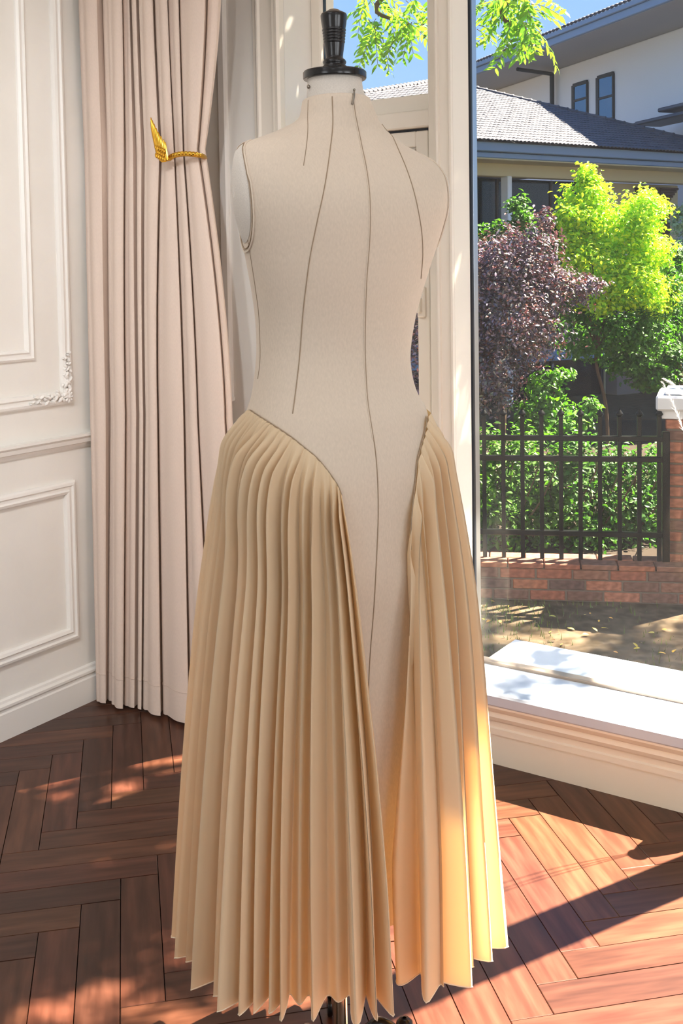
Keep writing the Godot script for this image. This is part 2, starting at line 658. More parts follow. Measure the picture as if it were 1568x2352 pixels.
func floor_planks() -> void:
	var fl: Node3D = get_node("floor")
	var W := 0.0912
	var L := 0.483
	var gap := 0.0009
	var c45 := sqrt(0.5)
	var limit := PackedVector2Array([Vector2(0.0, 0.0), Vector2(3.05, 0.0), Vector2(3.05, 3.1), Vector2(0.0, 3.1)])
	var found := []
	for k in range(-3, 8):
		for i in range(-40, 60):
			for flat in [0, 1]:
				var u := -0.315 + i * W + k * L
				var v := 0.637 - i * W + k * L
				var r := Rect2(u, v, W, L)
				if flat:
					r = Rect2(u + W, v + L - W, L, W)
				r = r.grow(-gap)
				var shape := PackedVector2Array()
				for q in [r.position, Vector2(r.end.x, r.position.y), r.end, Vector2(r.position.x, r.end.y)]:
					shape.append(Vector2((q.x + q.y) * c45, (q.y - q.x) * c45))
				for clipped in Geometry2D.intersect_polygons(shape, limit):
					var mid := Vector2.ZERO
					for q in clipped:
						mid += q
					mid /= clipped.size()
					if clipped.size() > 2 and area(clipped) > 0.0008:
						found.append([mid.distance_to(Vector2(1.35, 1.0)), mid, clipped, flat])
	found.sort_custom(func(a, b): return a[0] < b[0])
	var rest := begin()
	for n in found.size():
		var f: Array = found[n]
		var t := Transform3D(Basis(Vector3.UP, PI / 4 if f[3] else -PI / 4), Vector3(f[1].x, 0, f[1].y))
		# local x along the plank
		var back := t.affine_inverse()
		var pts := PackedVector2Array()
		for q in f[2]:
			var p := back * Vector3(q.x, 0, q.y)
			pts.append(Vector2(p.x, p.z))
		var lift := rng.randf_range(-0.0004, 0.0)
		if n < 298:
			var s := begin()
			plank(s, pts, lift, Transform3D())
			var o := part("plank", s, M.planks[rng.randi() % 16], fl)
			o.transform = t
		else:
			plank(rest, pts, lift, t)
	part("more_planks", rest, M.planks[2], fl, "stuff")
	var s2 := begin()
	span(s2, Vector3(3.051, -0.02, 0.0), Vector3(WIDE, -0.001, DEEP), 0.0)
	span(s2, Vector3(0.0, -0.02, 3.101), Vector3(3.05, -0.001, DEEP), 0.0)
	part("near_boards", s2, M.planks[0], fl, "stuff")

func area(p: PackedVector2Array) -> float:
	var a := 0.0
	for i in p.size():
		a += p[i].cross(p[(i + 1) % p.size()])
	return absf(a) * 0.5

func plank(s: SurfaceTool, p: PackedVector2Array, y: float, t: Transform3D) -> void:
	var n := p.size()
	var mid := Vector2.ZERO
	for q in p:
		mid += q
	mid /= n
	var top := []
	var rim := []
	var low := []
	for q in p:
		var inner := q + (mid - q).normalized() * 0.0014
		top.append(t * Vector3(inner.x, y, inner.y))
		rim.append(t * Vector3(q.x, y - 0.0009, q.y))
		low.append(t * Vector3(q.x, -0.02, q.y))
	for i in range(1, n - 1):
		tri(s, top[0], top[i], top[i + 1], Vector3.UP)
	for i in n:
		var j := (i + 1) % n
		var side: Vector3 = (rim[i] + rim[j]) * 0.5 - t * Vector3(mid.x, 0, mid.y)
		quad(s, top[i], top[j], rim[j], rim[i], Vector3.UP)
		quad(s, rim[i], rim[j], low[j], low[i], side)

func left_wall_trim() -> void:
	var X := Vector3.RIGHT
	var Y := Vector3.UP
	var Z := Vector3.BACK
	# chair rail, 0.895 to 0.945
	var s := begin()
	var rail := [Vector2(0, 0), Vector2(0.0, 0.006), Vector2(0.008, 0.012), Vector2(0.016, 0.014), Vector2(0.02, 0.024), Vector2(0.034, 0.028), Vector2(0.042, 0.036), Vector2(0.05, 0.036), Vector2(0.05, 0)]
	extrude(s, rail, Vector3(0, 0.895, 0.0), Vector3(0, 0.895, 3.0), Y, X)
	solo("trim_1", s, M.trim, "white moulded chair rail along the left panelled wall", "chair rail", "", "structure")
	s = begin()
	extrude(s, rail, Vector3(0.0, 0.895, 0.0), Vector3(0.552, 0.895, 0.0), Y, Z)
	solo("trim_2", s, M.trim, "short chair rail behind the curtain beside the dress", "chair rail", "", "structure")
	s = begin()
	var base := [Vector2(0, 0), Vector2(0, 0.018), Vector2(0.085, 0.018), Vector2(0.09, 0.014), Vector2(0.098, 0.014), Vector2(0.104, 0.02), Vector2(0.112, 0.02), Vector2(0.118, 0.012), Vector2(0.126, 0.010), Vector2(0.13, 0.004), Vector2(0.13, 0)]
	extrude(s, base, Vector3(0, 0, 0.0), Vector3(0, 0, 3.2), Y, X)
	solo("baseboard_left", s, M.trim, "white stepped baseboard along the left panelled wall", "baseboard", "", "structure")
	s = begin()
	extrude(s, base, Vector3(0, 0, 0.0), Vector3(0.673, 0, 0.0), Y, Z)
	solo("baseboard_back", s, M.trim, "white baseboard behind the hanging curtain", "baseboard", "", "structure")
	# panel frames
	var wide := [Vector2(0, 0), Vector2(0, 0.010), Vector2(0.006, 0.016), Vector2(0.014, 0.018), Vector2(0.019, 0.012), Vector2(0.028, 0.012), Vector2(0.033, 0.018), Vector2(0.042, 0.014), Vector2(0.046, 0.005), Vector2(0.046, 0)]
	s = begin()
	moulding(s, Vector3.ZERO, Z, Y, X, Rect2(0.352, 0.236, 1.5, 0.552), wide)
	solo("trim_3", s, M.trim, "white moulded frame of the lower panel on the left wall", "panel frame", "", "structure")
	s = begin()
	moulding(s, Vector3.ZERO, Z, Y, X, Rect2(0.352, 1.052, 1.5, 1.62), wide)
	var o := solo("trim_4", s, M.trim, "outer white moulded frame of the upper panel on the left wall", "panel frame", "", "structure")
	s = begin()
	var thin := [Vector2(0, 0), Vector2(0, 0.008), Vector2(0.007, 0.013), Vector2(0.014, 0.008), Vector2(0.021, 0.008), Vector2(0.027, 0.013), Vector2(0.034, 0.006), Vector2(0.036, 0)]
	moulding(s, Vector3.ZERO, Z, Y, X, Rect2(0.508, 1.212, 1.19, 1.30), thin)
	solo("trim_5", s, M.trim, "inner narrow frame of the upper panel on the left wall", "panel frame", "", "structure")
	# carved flourish in the lower corner of the outer frame
	s = begin()
	var c := Vector3(0.014, 1.078, 0.378)
	for arm in 2:
		for k in 17:
			var d := 0.006 + k * 0.0098
			var wob := sin(k * 1.9) * 0.011
			var away := d * (1.0 if arm else 0.92)
			var p := c + (Z * away + Y * wob if arm else Y * away + Z * wob)
			var size := lerpf(0.015, 0.006, k / 16.0)
			var tilt := Basis(X, (0.7 if k % 2 else -0.7) + (PI / 2 if arm else 0.0))
			ball(s, p + X * 0.004, Vector3(0.009, size, size * 0.5), 10, tilt)
			if k % 2 == 0:
				ball(s, p + (Y if arm else Z) * (0.014 - k * 0.0005) + X * 0.003, Vector3(0.007, size * 0.55, size * 0.4), 8, tilt)
	for k in 8:
		var a := k * TAU / 8
		ball(s, c + Y * sin(a) * 0.013 + Z * cos(a) * 0.013 + X * 0.004, Vector3(0.008, 0.009, 0.005), 8, Basis(X, -a + PI / 2))
	ball(s, c + X * 0.006, Vector3(0.009, 0.008, 0.008), 10)
	part("carved_corner", s, M.trim, o).set_meta("label", "carved leaf flourish in the frame corner")

func window_wall_trim() -> void:
	var X := Vector3.RIGHT
	var Y := Vector3.UP
	var Z := Vector3.BACK
	# stepped casing left of the garden door
	var s := begin()
	var casing := [Vector2(0, 0), Vector2(0, 0.010), Vector2(0.010, 0.012), Vector2(0.020, 0.020), Vector2(0.026, 0.020), Vector2(0.032, 0.013), Vector2(0.078, 0.013), Vector2(0.082, 0.020), Vector2(0.088, 0.022), Vector2(0.092, 0.016), Vector2(0.098, 0.018), Vector2(0.106, 0.030), Vector2(0.114, 0.032), Vector2(0.121, 0.024), Vector2(0.121, 0)]
	extrude(s, casing, Vector3(0.552, 0.0, 0), Vector3(0.552, 2.80, 0), X, Z)
	solo("trim_6", s, M.frame, "cream stepped casing beside the left window opening", "casing", "", "structure")
	# narrow upright strip half hidden by the curtain
	s = begin()
	var strip := [Vector2(0, 0), Vector2(0, 0.010), Vector2(0.006, 0.016), Vector2(0.030, 0.016), Vector2(0.036, 0.010), Vector2(0.036, 0)]
	extrude(s, strip, Vector3(0.395, 1.06, 0), Vector3(0.395, 2.70, 0), X, Z)
	span(s, Vector3(0.388, 1.045, 0.0), Vector3(0.438, 1.062, 0.022), 0.004)
	solo("trim_7", s, M.trim, "narrow upright panel moulding half hidden by the curtain edge", "panel frame", "", "structure")
	s = begin()
	extrude(s, strip, Vector3(0.395, 0.24, 0), Vector3(0.395, 0.87, 0), X, Z)
	solo("trim_8", s, M.trim, "lower upright panel moulding behind the curtain edge", "panel frame", "", "structure")
	# under the sill of the picture window
	s = begin()
	var under := [Vector2(0, 0), Vector2(0, 0.012), Vector2(0.092, 0.012), Vector2(0.094, 0.018), Vector2(0.112, 0.018), Vector2(0.116, 0.012), Vector2(0.132, 0.014), Vector2(0.140, 0.024), Vector2(0.152, 0.030), Vector2(0.166, 0.026), Vector2(0.172, 0.036), Vector2(0.186, 0.046), Vector2(0.196, 0.046), Vector2(0.196, 0)]
	extrude(s, under, Vector3(1.288, 0, 0), Vector3(3.42, 0, 0), Y, Z)
	solo("trim_9", s, M.frame, "cream stepped moulding and skirting below the picture window sill", "moulding", "", "structure")
	# edge beads on the post between the windows
	s = begin()
	var bead := [Vector2(0, 0), Vector2(0.001, 0.006), Vector2(0.006, 0.009), Vector2(0.012, 0.008), Vector2(0.014, 0)]
	extrude(s, bead, Vector3(1.280, 0.2, 0), Vector3(1.280, 2.72, 0), X, Z)
	extrude(s, bead, Vector3(1.236, 0.2, 0), Vector3(1.236, 2.72, 0), X, Z)
	solo("trim_10", s, M.frame, "cream edge beads on the post between the two windows", "moulding", "", "structure")

func windows() -> void:
	# the tall window with a transom over a garden door
	var s := begin()
	var a := thing("window_1", "narrow transom window over the garden door behind the neck", "window", Vector3.ZERO, "", "structure")
	span(s, Vector3(0.672, 2.0, -0.205), Vector3(0.712, 2.72, -0.155), 0.004)
	span(s, Vector3(1.126, 0.02, -0.205), Vector3(1.152, 2.72, -0.150), 0.004)
	span(s, Vector3(0.705, 2.66, -0.205), Vector3(1.13, 2.72, -0.155), 0.004)
	part("frame", s, M.frame, a)
	s = begin()
	span(s, Vector3(0.673, 1.998, -0.215), Vector3(1.13, 2.052, -0.158), 0.004)
	part("rail", s, M.frame, a)
	s = begin()
	span(s, Vector3(0.673, 1.944, -0.215), Vector3(1.154, 1.998, -0.135), 0.004)
	part("ledge", s, M.frame, a)
	s = begin()
	span(s, Vector3(0.712, 2.052, -0.184), Vector3(1.127, 2.66, -0.180), 0.0)
	part("pane", s, M.glass, a)
	s = begin()
	span(s, Vector3(0.709, 2.05, -0.190), Vector3(0.714, 2.66, -0.174), 0.0)
	part("gasket", s, M.alu_dark, a)

	var d := thing("door_1", "cream panelled garden door with glass and a latch beside the post", "door", Vector3.ZERO, "", "structure")
	s = begin()
	span(s, Vector3(1.078, 0.03, -0.195), Vector3(1.1225, 1.935, -0.155), 0.003)
	span(s, Vector3(0.680, 0.03, -0.195), Vector3(0.730, 1.935, -0.155), 0.003)
	span(s, Vector3(0.730, 1.885, -0.195), Vector3(1.078, 1.935, -0.155), 0.003)
	span(s, Vector3(0.730, 1.545, -0.195), Vector3(1.078, 1.60, -0.155), 0.003)
	span(s, Vector3(0.730, 0.03, -0.195), Vector3(1.078, 0.24, -0.155), 0.003)
	part("leaf_frame", s, M.frame, d)
	s = begin()
	span(s, Vector3(0.725, 1.595, -0.185), Vector3(1.082, 1.89, -0.170), 0.0)
	moulding(s, Vector3(0, 0, -0.170), Vector3.RIGHT, Vector3.UP, Vector3.BACK, Rect2(0.735, 1.605, 0.338, 0.275), [Vector2(0, 0), Vector2(0, 0.012), Vector2(0.014, 0.012), Vector2(0.018, 0.004), Vector2(0.018, 0)])
	span(s, Vector3(0.78, 1.65, -0.175), Vector3(1.03, 1.835, -0.158), 0.006)
	part("panel", s, M.frame, d)
	s = begin()
	span(s, Vector3(0.727, 0.235, -0.178), Vector3(1.080, 1.55, -0.174), 0.0)
	part("pane", s, M.glass, d)
	s = begin()
	span(s, Vector3(1.084, 1.335, -0.157), Vector3(1.112, 1.435, -0.140), 0.004)
	span(s, Vector3(1.092, 1.35, -0.142), Vector3(1.104, 1.40, -0.118), 0.004)
	part("latch", s, M.frame, d)
	s = begin()
	span(s, Vector3(1.1228, 0.03, -0.19), Vector3(1.1257, 1.94, -0.165), 0.0)
	span(s, Vector3(0.68, 1.9355, -0.19), Vector3(1.1257, 1.9435, -0.165), 0.0)
	part("gap_seal", s, M.alu_dark, d)

	# the picture window
	var p := thing("window_2", "large clear picture window looking onto the garden", "window", Vector3.ZERO, "", "structure")
	s = begin()
	for x in [1.289, 2.345]:
		span(s, Vector3(x - 0.004, 0.232, -0.156), Vector3(x + 0.008, 2.72, -0.124), 0.002)
	for x in [2.240, 3.39]:
		span(s, Vector3(x, 0.232, -0.172), Vector3(x + 0.012, 2.72, -0.112), 0.002)
	part("edge_profile", s, M.alu, p)
	s = begin()
	for x in [1.287, 2.343]:
		span(s, Vector3(x, 0.232, -0.125), Vector3(x + 0.010, 2.72, -0.115), 0.0)
	part("gasket", s, M.alu_dark, p)
	s = begin()
	span(s, Vector3(1.16, 0.228, -0.205), Vector3(2.25, 0.239, -0.168), 0.002)
	span(s, Vector3(2.347, 0.228, -0.205), Vector3(3.40, 0.239, -0.168), 0.002)
	part("bottom_bead", s, mat(Color(0.62, 0.58, 0.54), 0.5), p)
	s = begin()
	span(s, Vector3(2.248, 0.19, -0.2), Vector3(2.349, 2.73, -0.1), 0.006)
	part("mullion", s, M.frame, p)
	for x in [[1.153, 2.250], [2.347, 3.391]]:
		s = begin()
		span(s, Vector3(x[0], 0.236, -0.188), Vector3(x[1], 2.72, -0.182), 0.0)
		part("pane", s, M.glass, p)
	s = begin()
	span(s, Vector3(1.285, 0.192, -0.43), Vector3(3.42, 0.230, 0.052), 0.006)
	part("sill", s, M.sill, p)

# ---------------------------------------------------------------- curtain

func curtain() -> void:
	# [picture x at four heights, distance from the wall] along the hem, ridge and valley in turn
	var c := [
		[180, 192, 206, 222, 0.215], [192, 203, 216, 228, 0.262], [222, 233, 242, 243, 0.262], [235, 246, 253, 249, 0.175], [246, 256, 259, 256, 0.225], [256, 260, 262, 262, 0.265], [280, 284, 286, 282, 0.285],
		[284, 289, 291, 288, 0.165], [289, 294, 298, 294, 0.245], [297, 306, 312, 308, 0.250], [302, 313, 320, 318, 0.180], [312, 325, 328, 324, 0.255], [320, 333, 336, 330, 0.170],
		[326, 337, 340, 338, 0.25], [350, 366, 360, 368, 0.275], [358, 373, 366, 376, 0.150], [364, 378, 374, 384, 0.255], [384, 399, 420, 432, 0.285], [388, 403, 427, 438, 0.170],
		[394, 408, 432, 448, 0.265], [410, 420, 452, 484, 0.285], [415, 424, 458, 492, 0.165], [422, 430, 464, 500, 0.270], [472, 452, 514, 552, 0.290], [478, 457, 519, 560, 0.180], [486, 462, 524, 570, 0.250], [504, 470, 531, 588, 0.225], [510, 472, 533, 596, 0.190]]
	var hs := [2.42, 1.885, 1.02, 0.012]
	var py := [0.0, 362.0, 930.0, 1612.0]
	var cols := []
	for e in c:
		var line := []
		for k in 4:
			var z: float = lerpf(0.25, e[4], 0.48) + 0.055 * (1.0 - c.find(e) / 27.0)
			if k == 1:
				z = lerpf(z, 0.235, 0.35)
			elif k == 3:
				z = lerpf(z, 0.235, -0.15)
			# the photo's x on the plane at that distance from the wall
			var y_here: float = py[k] + (c.find(e) - 14) * 0.4
			var p := on_plane(e[k], y_here, Vector3(0, 0, z), Vector3.BACK)
			line.append(Vector2(maxf(p.x, 0.012), z))
		cols.append(line)
	var row_at := func(h: float) -> PackedVector3Array:
		var seg := 0 if h > hs[1] else (1 if h > hs[2] else 2)
		var u: float = clampf((hs[seg] - h) / (hs[seg] - hs[seg + 1]), -0.6, 1.0)
		if seg == 0:
			u = pow(u, 1.5) if u > 0.0 else u * 0.1
		elif seg == 1:
			u = 1.0 - pow(1.0 - u, 1.7)
		var line := PackedVector3Array()
		for i in cols.size() - 1:
			var p0: Vector2 = cols[i][seg].lerp(cols[i][seg + 1], u)
			var p1: Vector2 = cols[i + 1][seg].lerp(cols[i + 1][seg + 1], u)
			for k in 7:
				var t := k / 7.0
				var e := 0.5 - 0.5 * cos(PI * t)
				var bulge := clampf((p1.x - p0.x - 0.012) * 0.28, 0.0, 0.012) * sin(PI * t)
				line.append(Vector3(lerpf(p0.x, p1.x, t), h, lerpf(p0.y, p1.y, e) + bulge))
			if i == cols.size() - 2:
				line.append(Vector3(p1.x, h, p1.y))
		return line
	var o := thing("curtain", "pale pink beige floor length curtain gathered in a corner", "curtain")
	var rows := []
	var h := 2.93
	while h > 0.0125:
		rows.append(row_at.call(h))
		h -= 0.036
	rows.append(row_at.call(0.012))
	var back := []
	for r in rows:
		var b := PackedVector3Array()
		for p in r:
			b.append(p + Vector3(0, 0, -0.0025))
		back.append(b)
	var s := begin()
	skin(s, rows)
	part("cloth", s, M.curtain, o)
	s = begin()
	for hh in [0.112]:
		var line: PackedVector3Array = row_at.call(hh)
		for i in line.size():
			line[i] += Vector3(0.0, 0.0, 0.0008)
		tube(s, line, [0.0009], 5)
	part("hem_stitching", s, M.stitch, o)
	s = begin()
	span(s, Vector3(0.02, 2.93, 0.12), Vector3(0.72, 2.965, 0.30), 0.004)
	part("track", s, M.frame, o)

	# brass holdback with a wing
	var b := thing("curtain_holdback", "brass holdback with a feathered wing gripping the curtain", "holdback", Vector3(0.5, 1.875, 0.2))
	var at_ := Vector3(0.5, 1.875, 0.2)
	var arm := PackedVector3Array()
	# hugs the gathered cloth, from the wall round its right side to the wing
	var spots := [Vector3(0.27, 1.855, 0.0), Vector3(0.36, 1.857, 0.08)]
	for q in [[471, 366, 0.20], [464, 359, 0.262], [445, 355, 0.300], [420, 354, 0.312], [400, 358, 0.312], [390, 364, 0.308], [378, 366, 0.306]]:
		spots.append(on_plane(q[0], q[1], Vector3(0, 0, q[2]), Vector3.BACK))
	for k in 49:
		arm.append(catmull(spots, k / 48.0) - at_)
	s = begin()
	tube(s, arm, [0.0075], 10)
	part("arm", s, M.brass, b)
	s = begin()
	for k in range(16, 42, 2):
		ball(s, arm[k] + Vector3(0, 0.002, 0.003), Vector3(0.0095, 0.0075, 0.008), 10, Basis(Vector3.UP, 0.0))
	part("leaf_relief", s, M.brass_light, b)
	s = begin()
	lathe(s, [Vector2(0.0, 0.0), Vector2(0.024, 0.0), Vector2(0.024, 0.004), Vector2(0.014, 0.010), Vector2(0.0, 0.011)], Vector3(-0.23, -0.02, -0.2), 24, Basis(Vector3.RIGHT, PI / 2))
	part("wall_plate", s, M.brass, b)
	# wing outline in the picture: shoulder at (375,368), tip at (347,270)
	var zw := 0.325
	var W := func(px: float, py_: float, lift: float) -> Vector3:
		return on_plane(px, py_, Vector3(0, 0, zw + lift), Vector3.BACK) - at_
	s = begin()
	var outline := [[388, 366], [381, 372], [371, 373], [364, 366], [357, 350], [352, 326], [350, 300], [354, 296], [362, 318], [372, 336], [378, 348], [386, 360]]
	var front := []
	var rear := []
	var mid := Vector3.ZERO
	for q in outline:
		front.append(W.call(q[0], q[1], 0.004))
		rear.append(W.call(q[0], q[1], -0.006))
		mid += W.call(q[0], q[1], 0.013) / outline.size()
	for i in outline.size():
		var j := (i + 1) % outline.size()
		tri(s, front[i], front[j], mid, Vector3.BACK)
		tri(s, rear[i], rear[j], mid + Vector3(0, 0, -0.02), Vector3.FORWARD)
		quad(s, front[i], front[j], rear[j], rear[i], (front[i] + front[j]) * 0.5 - mid)
	part("wing_body", s, M.brass, b)
	# feathers: long ones fan from the shoulder along the outer edge to the tip
	var fe := [[[364, 366], [350, 300], [347, 270]], [[368, 366], [355, 308], [350, 276]], [[371, 366], [360, 318], [354, 284]], [[374, 366], [365, 328], [359, 294]], [[376, 367], [370, 336], [364, 303]], [[379, 367], [374, 342], [370, 312]], [[381, 368], [378, 346], [376, 320]], [[384, 368], [381, 350], [380, 326]]]
	for k in fe.size():
		s = begin()
		var pts := []
		for q in fe[k]:
			pts.append(W.call(q[0], q[1], 0.010 - k * 0.0006))
		var rows_f := []
		for j in 13:
			var t := j / 12.0
			var p: Vector3 = catmull(pts, t)
			var wdt := 0.0052 * sin(PI * clampf(t * 0.86 + 0.14, 0, 1)) + 0.0006
			var line := PackedVector3Array()
			for i in 5:
				var v := (i - 2) / 2.0
				line.append(p + Vector3(v * wdt, v * wdt * 0.3, 0.0035 * (1.0 - v * v)))
			rows_f.append(line)
		skin(s, rows_f)
		part("feather", s, M.brass_light if k % 2 else M.brass, b)
	# short covert scales on the shoulder
	s = begin()
	for k in 14:
		var t := k / 13.0
		var p: Vector3 = W.call(lerpf(357, 378, fmod(t * 2.99, 1.0)), lerpf(338, 366, t), 0.012)
		ball(s, p, Vector3(0.0045, 0.009, 0.003), 8, Basis(Vector3.BACK, 0.25))
	part("coverts", s, M.brass, b)

# ---------------------------------------------------------------- dress form and dress

# frame of the dress form: r to the right of the picture, t towards the camera
const STAND := Vector3(1.7221, 0.0, 1.2757)
const RX := Vector3(0.8323, 0.0, -0.5543)
const TX := Vector3(0.5543, 0.0, 0.8323)
const FACING := 0.47          # how far the back is turned to the picture's right

func L(r: float, h: float, t: float) -> Vector3:
	return STAND + RX * r + TX * t + Vector3(0, h, 0)

# a spot of the picture on the upright plane through the stand's axis, as (r, h)
func rh(px: float, py: float, t := 0.0) -> Vector2:
	var p := on_plane(px, py, STAND + TX * t, TX) - STAND
	return Vector2(p.dot(RX), p.y)

var LEFT := []
var RIGHT := []
var body_tables := false

func body_setup() -> void:
	if body_tables:
		return
	body_tables = true
	# outline of the body in the picture, from the neck down
	for q in [[701, 176], [700, 200], [699, 222], [696, 240], [694, 258], [690, 272], [679, 283], [660, 295], [635, 308], [610, 319], [588, 328], [570, 336], [558, 346], [552, 362], [550, 392], [550, 440], [553, 480], [559, 520], [566, 560], [576, 620], [584, 670], [590, 720], [593, 770], [593, 815], [590, 856], [583, 905], [572, 942], [563, 980], [556, 1030], [553, 1090]]:
		var p := rh(q[0], q[1])
		LEFT.push_front([p.y, p.x])
	for q in [[836, 176], [838, 200], [846, 222], [853, 240], [860, 258], [868, 274], [880, 290], [897, 305], [920, 320], [948, 336], [975, 350], [1000, 365], [1016, 382], [1027, 402], [1032, 430], [1033, 456], [1029, 486], [1018, 522], [1005, 562], [985, 622], [970, 672], [957, 718], [947, 770], [942, 815], [944, 855], [955, 900], [978, 945], [986, 985], [992, 1035], [996, 1090]]:
		var p := rh(q[0], q[1])
		RIGHT.push_front([p.y, p.x])
	for k in range(BELOW.size() - 1, -1, -1):
		LEFT.push_front([BELOW[k][0], BELOW[k][1]])
		RIGHT.push_front([BELOW[k][0], BELOW[k][2]])

# below the hips the body narrows under the skirt: [height, left, right]
const BELOW := [[0.25, -0.05, 0.17], [0.6, -0.085, 0.175], [0.85, -0.125, 0.172], [0.98, -0.155, 0.172]]

# depth over width at a height
const FLAT := [[0.2, 0.30], [0.6, 0.42], [0.85, 0.58], [0.96, 0.69], [1.12, 0.72], [1.22, 0.70], [1.34, 0.70], [1.45, 0.66], [1.55, 0.58], [1.62, 0.50], [1.68, 0.44], [1.73, 0.55], [1.76, 0.78], [1.79, 0.95], [1.84, 1.0]]
# how far the middle of the body stands behind (-) the axis
const LEAN := [[0.2, 0.0], [1.1, 0.015], [1.25, 0.004], [1.36, -0.012], [1.5, 0.0], [1.62, 0.008], [1.72, -0.005], [1.84, -0.02]]

func body_ring(h: float) -> Array:   # [centre r, centre t, half width a across, half depth b]
	body_setup()
	var l := smooth(LEFT, h)
	var r := smooth(RIGHT, h)
	var w := (r - l) * 0.5
	var k := smooth(FLAT, h)
	var a := w / sqrt(pow(cos(FACING), 2) + k * k * pow(sin(FACING), 2))
	return [(l + r) * 0.5, smooth(LEAN, h), a, k * a]

# alpha 0 is the middle of the back, positive towards the picture's right
func body(alpha: float, h: float, grow := 0.0) -> Vector3:
	var g := body_ring(h)
	var a: float = g[2] + grow
	var b: float = g[3] + grow
	var sa := sin(alpha)
	var ca := cos(alpha)
	var e := lerpf(0.90, 1.0, clampf((h - 1.70) / 0.08, 0, 1))   # a little squarer than an ellipse
	var x := a * signf(sa) * pow(absf(sa), e)
	var y := b * signf(ca) * pow(absf(ca), e)
	var r := x * cos(FACING) + y * sin(FACING)
	var t := -x * sin(FACING) + y * cos(FACING)
	return L(g[0] + r, h, g[1] + t)

# how far inside the body a point lies: below 1 inside
func inside(p: Vector3, grow := 0.0) -> Array:
	var h := p.y
	var g := body_ring(h)
	var e := lerpf(0.90, 1.0, clampf((h - 1.70) / 0.08, 0, 1))
	var r: float = (p - STAND).dot(RX) - g[0]
	var t: float = (p - STAND).dot(TX) - g[1]
	var x: float = (r * cos(FACING) - t * sin(FACING)) / (g[2] + grow)
	var y: float = (r * sin(FACING) + t * cos(FACING)) / (g[3] + grow)
	return [pow(absf(x), 2.0 / e) + pow(absf(y), 2.0 / e), atan2(signf(x) * pow(absf(x), 1.0 / e), signf(y) * pow(absf(y), 1.0 / e)), e]

# angle and height of the body where a line of sight meets it
func alpha_at(px: float, py: float) -> Array:
	var d := ray(px, py)
	var best := 1e9
	var found := Vector3.ZERO
	var k := 1.75
	while k < 2.3:
		var p := EYE + d * k
		var v: float = inside(p)[0]
		if v < best:
			best = v
			found = p
		if v < 1.0:
			var lo := k - 0.01
			var hi := k
			for n in 12:
				var mid := (lo + hi) * 0.5
				if inside(EYE + d * mid)[0] < 1.0:
					hi = mid
				else:
					lo = mid
			found = EYE + d * hi
			break
		k += 0.01
	return [inside(found)[1], found.y]

func on_body(px: float, py: float, grow := 0.0) -> Vector3:
	var a := alpha_at(px, py)
	return body(a[0], a[1], grow)

func seam_path(spots: Array, grow: float) -> PackedVector3Array:
	var line := []
	for q in spots:
		line.append(Vector2(q[0], q[1]))
	var path := PackedVector3Array()
	var n := spots.size() * 6
	for k in n + 1:
		var v: Vector2 = catmull(line, k / float(n))
		var ah := alpha_at(v.x, v.y)
		path.append(body(ah[0], ah[1], grow + lerpf(0.0, 0.003, clampf((ah[1] - 1.70) / 0.05, 0, 1))))
	return path

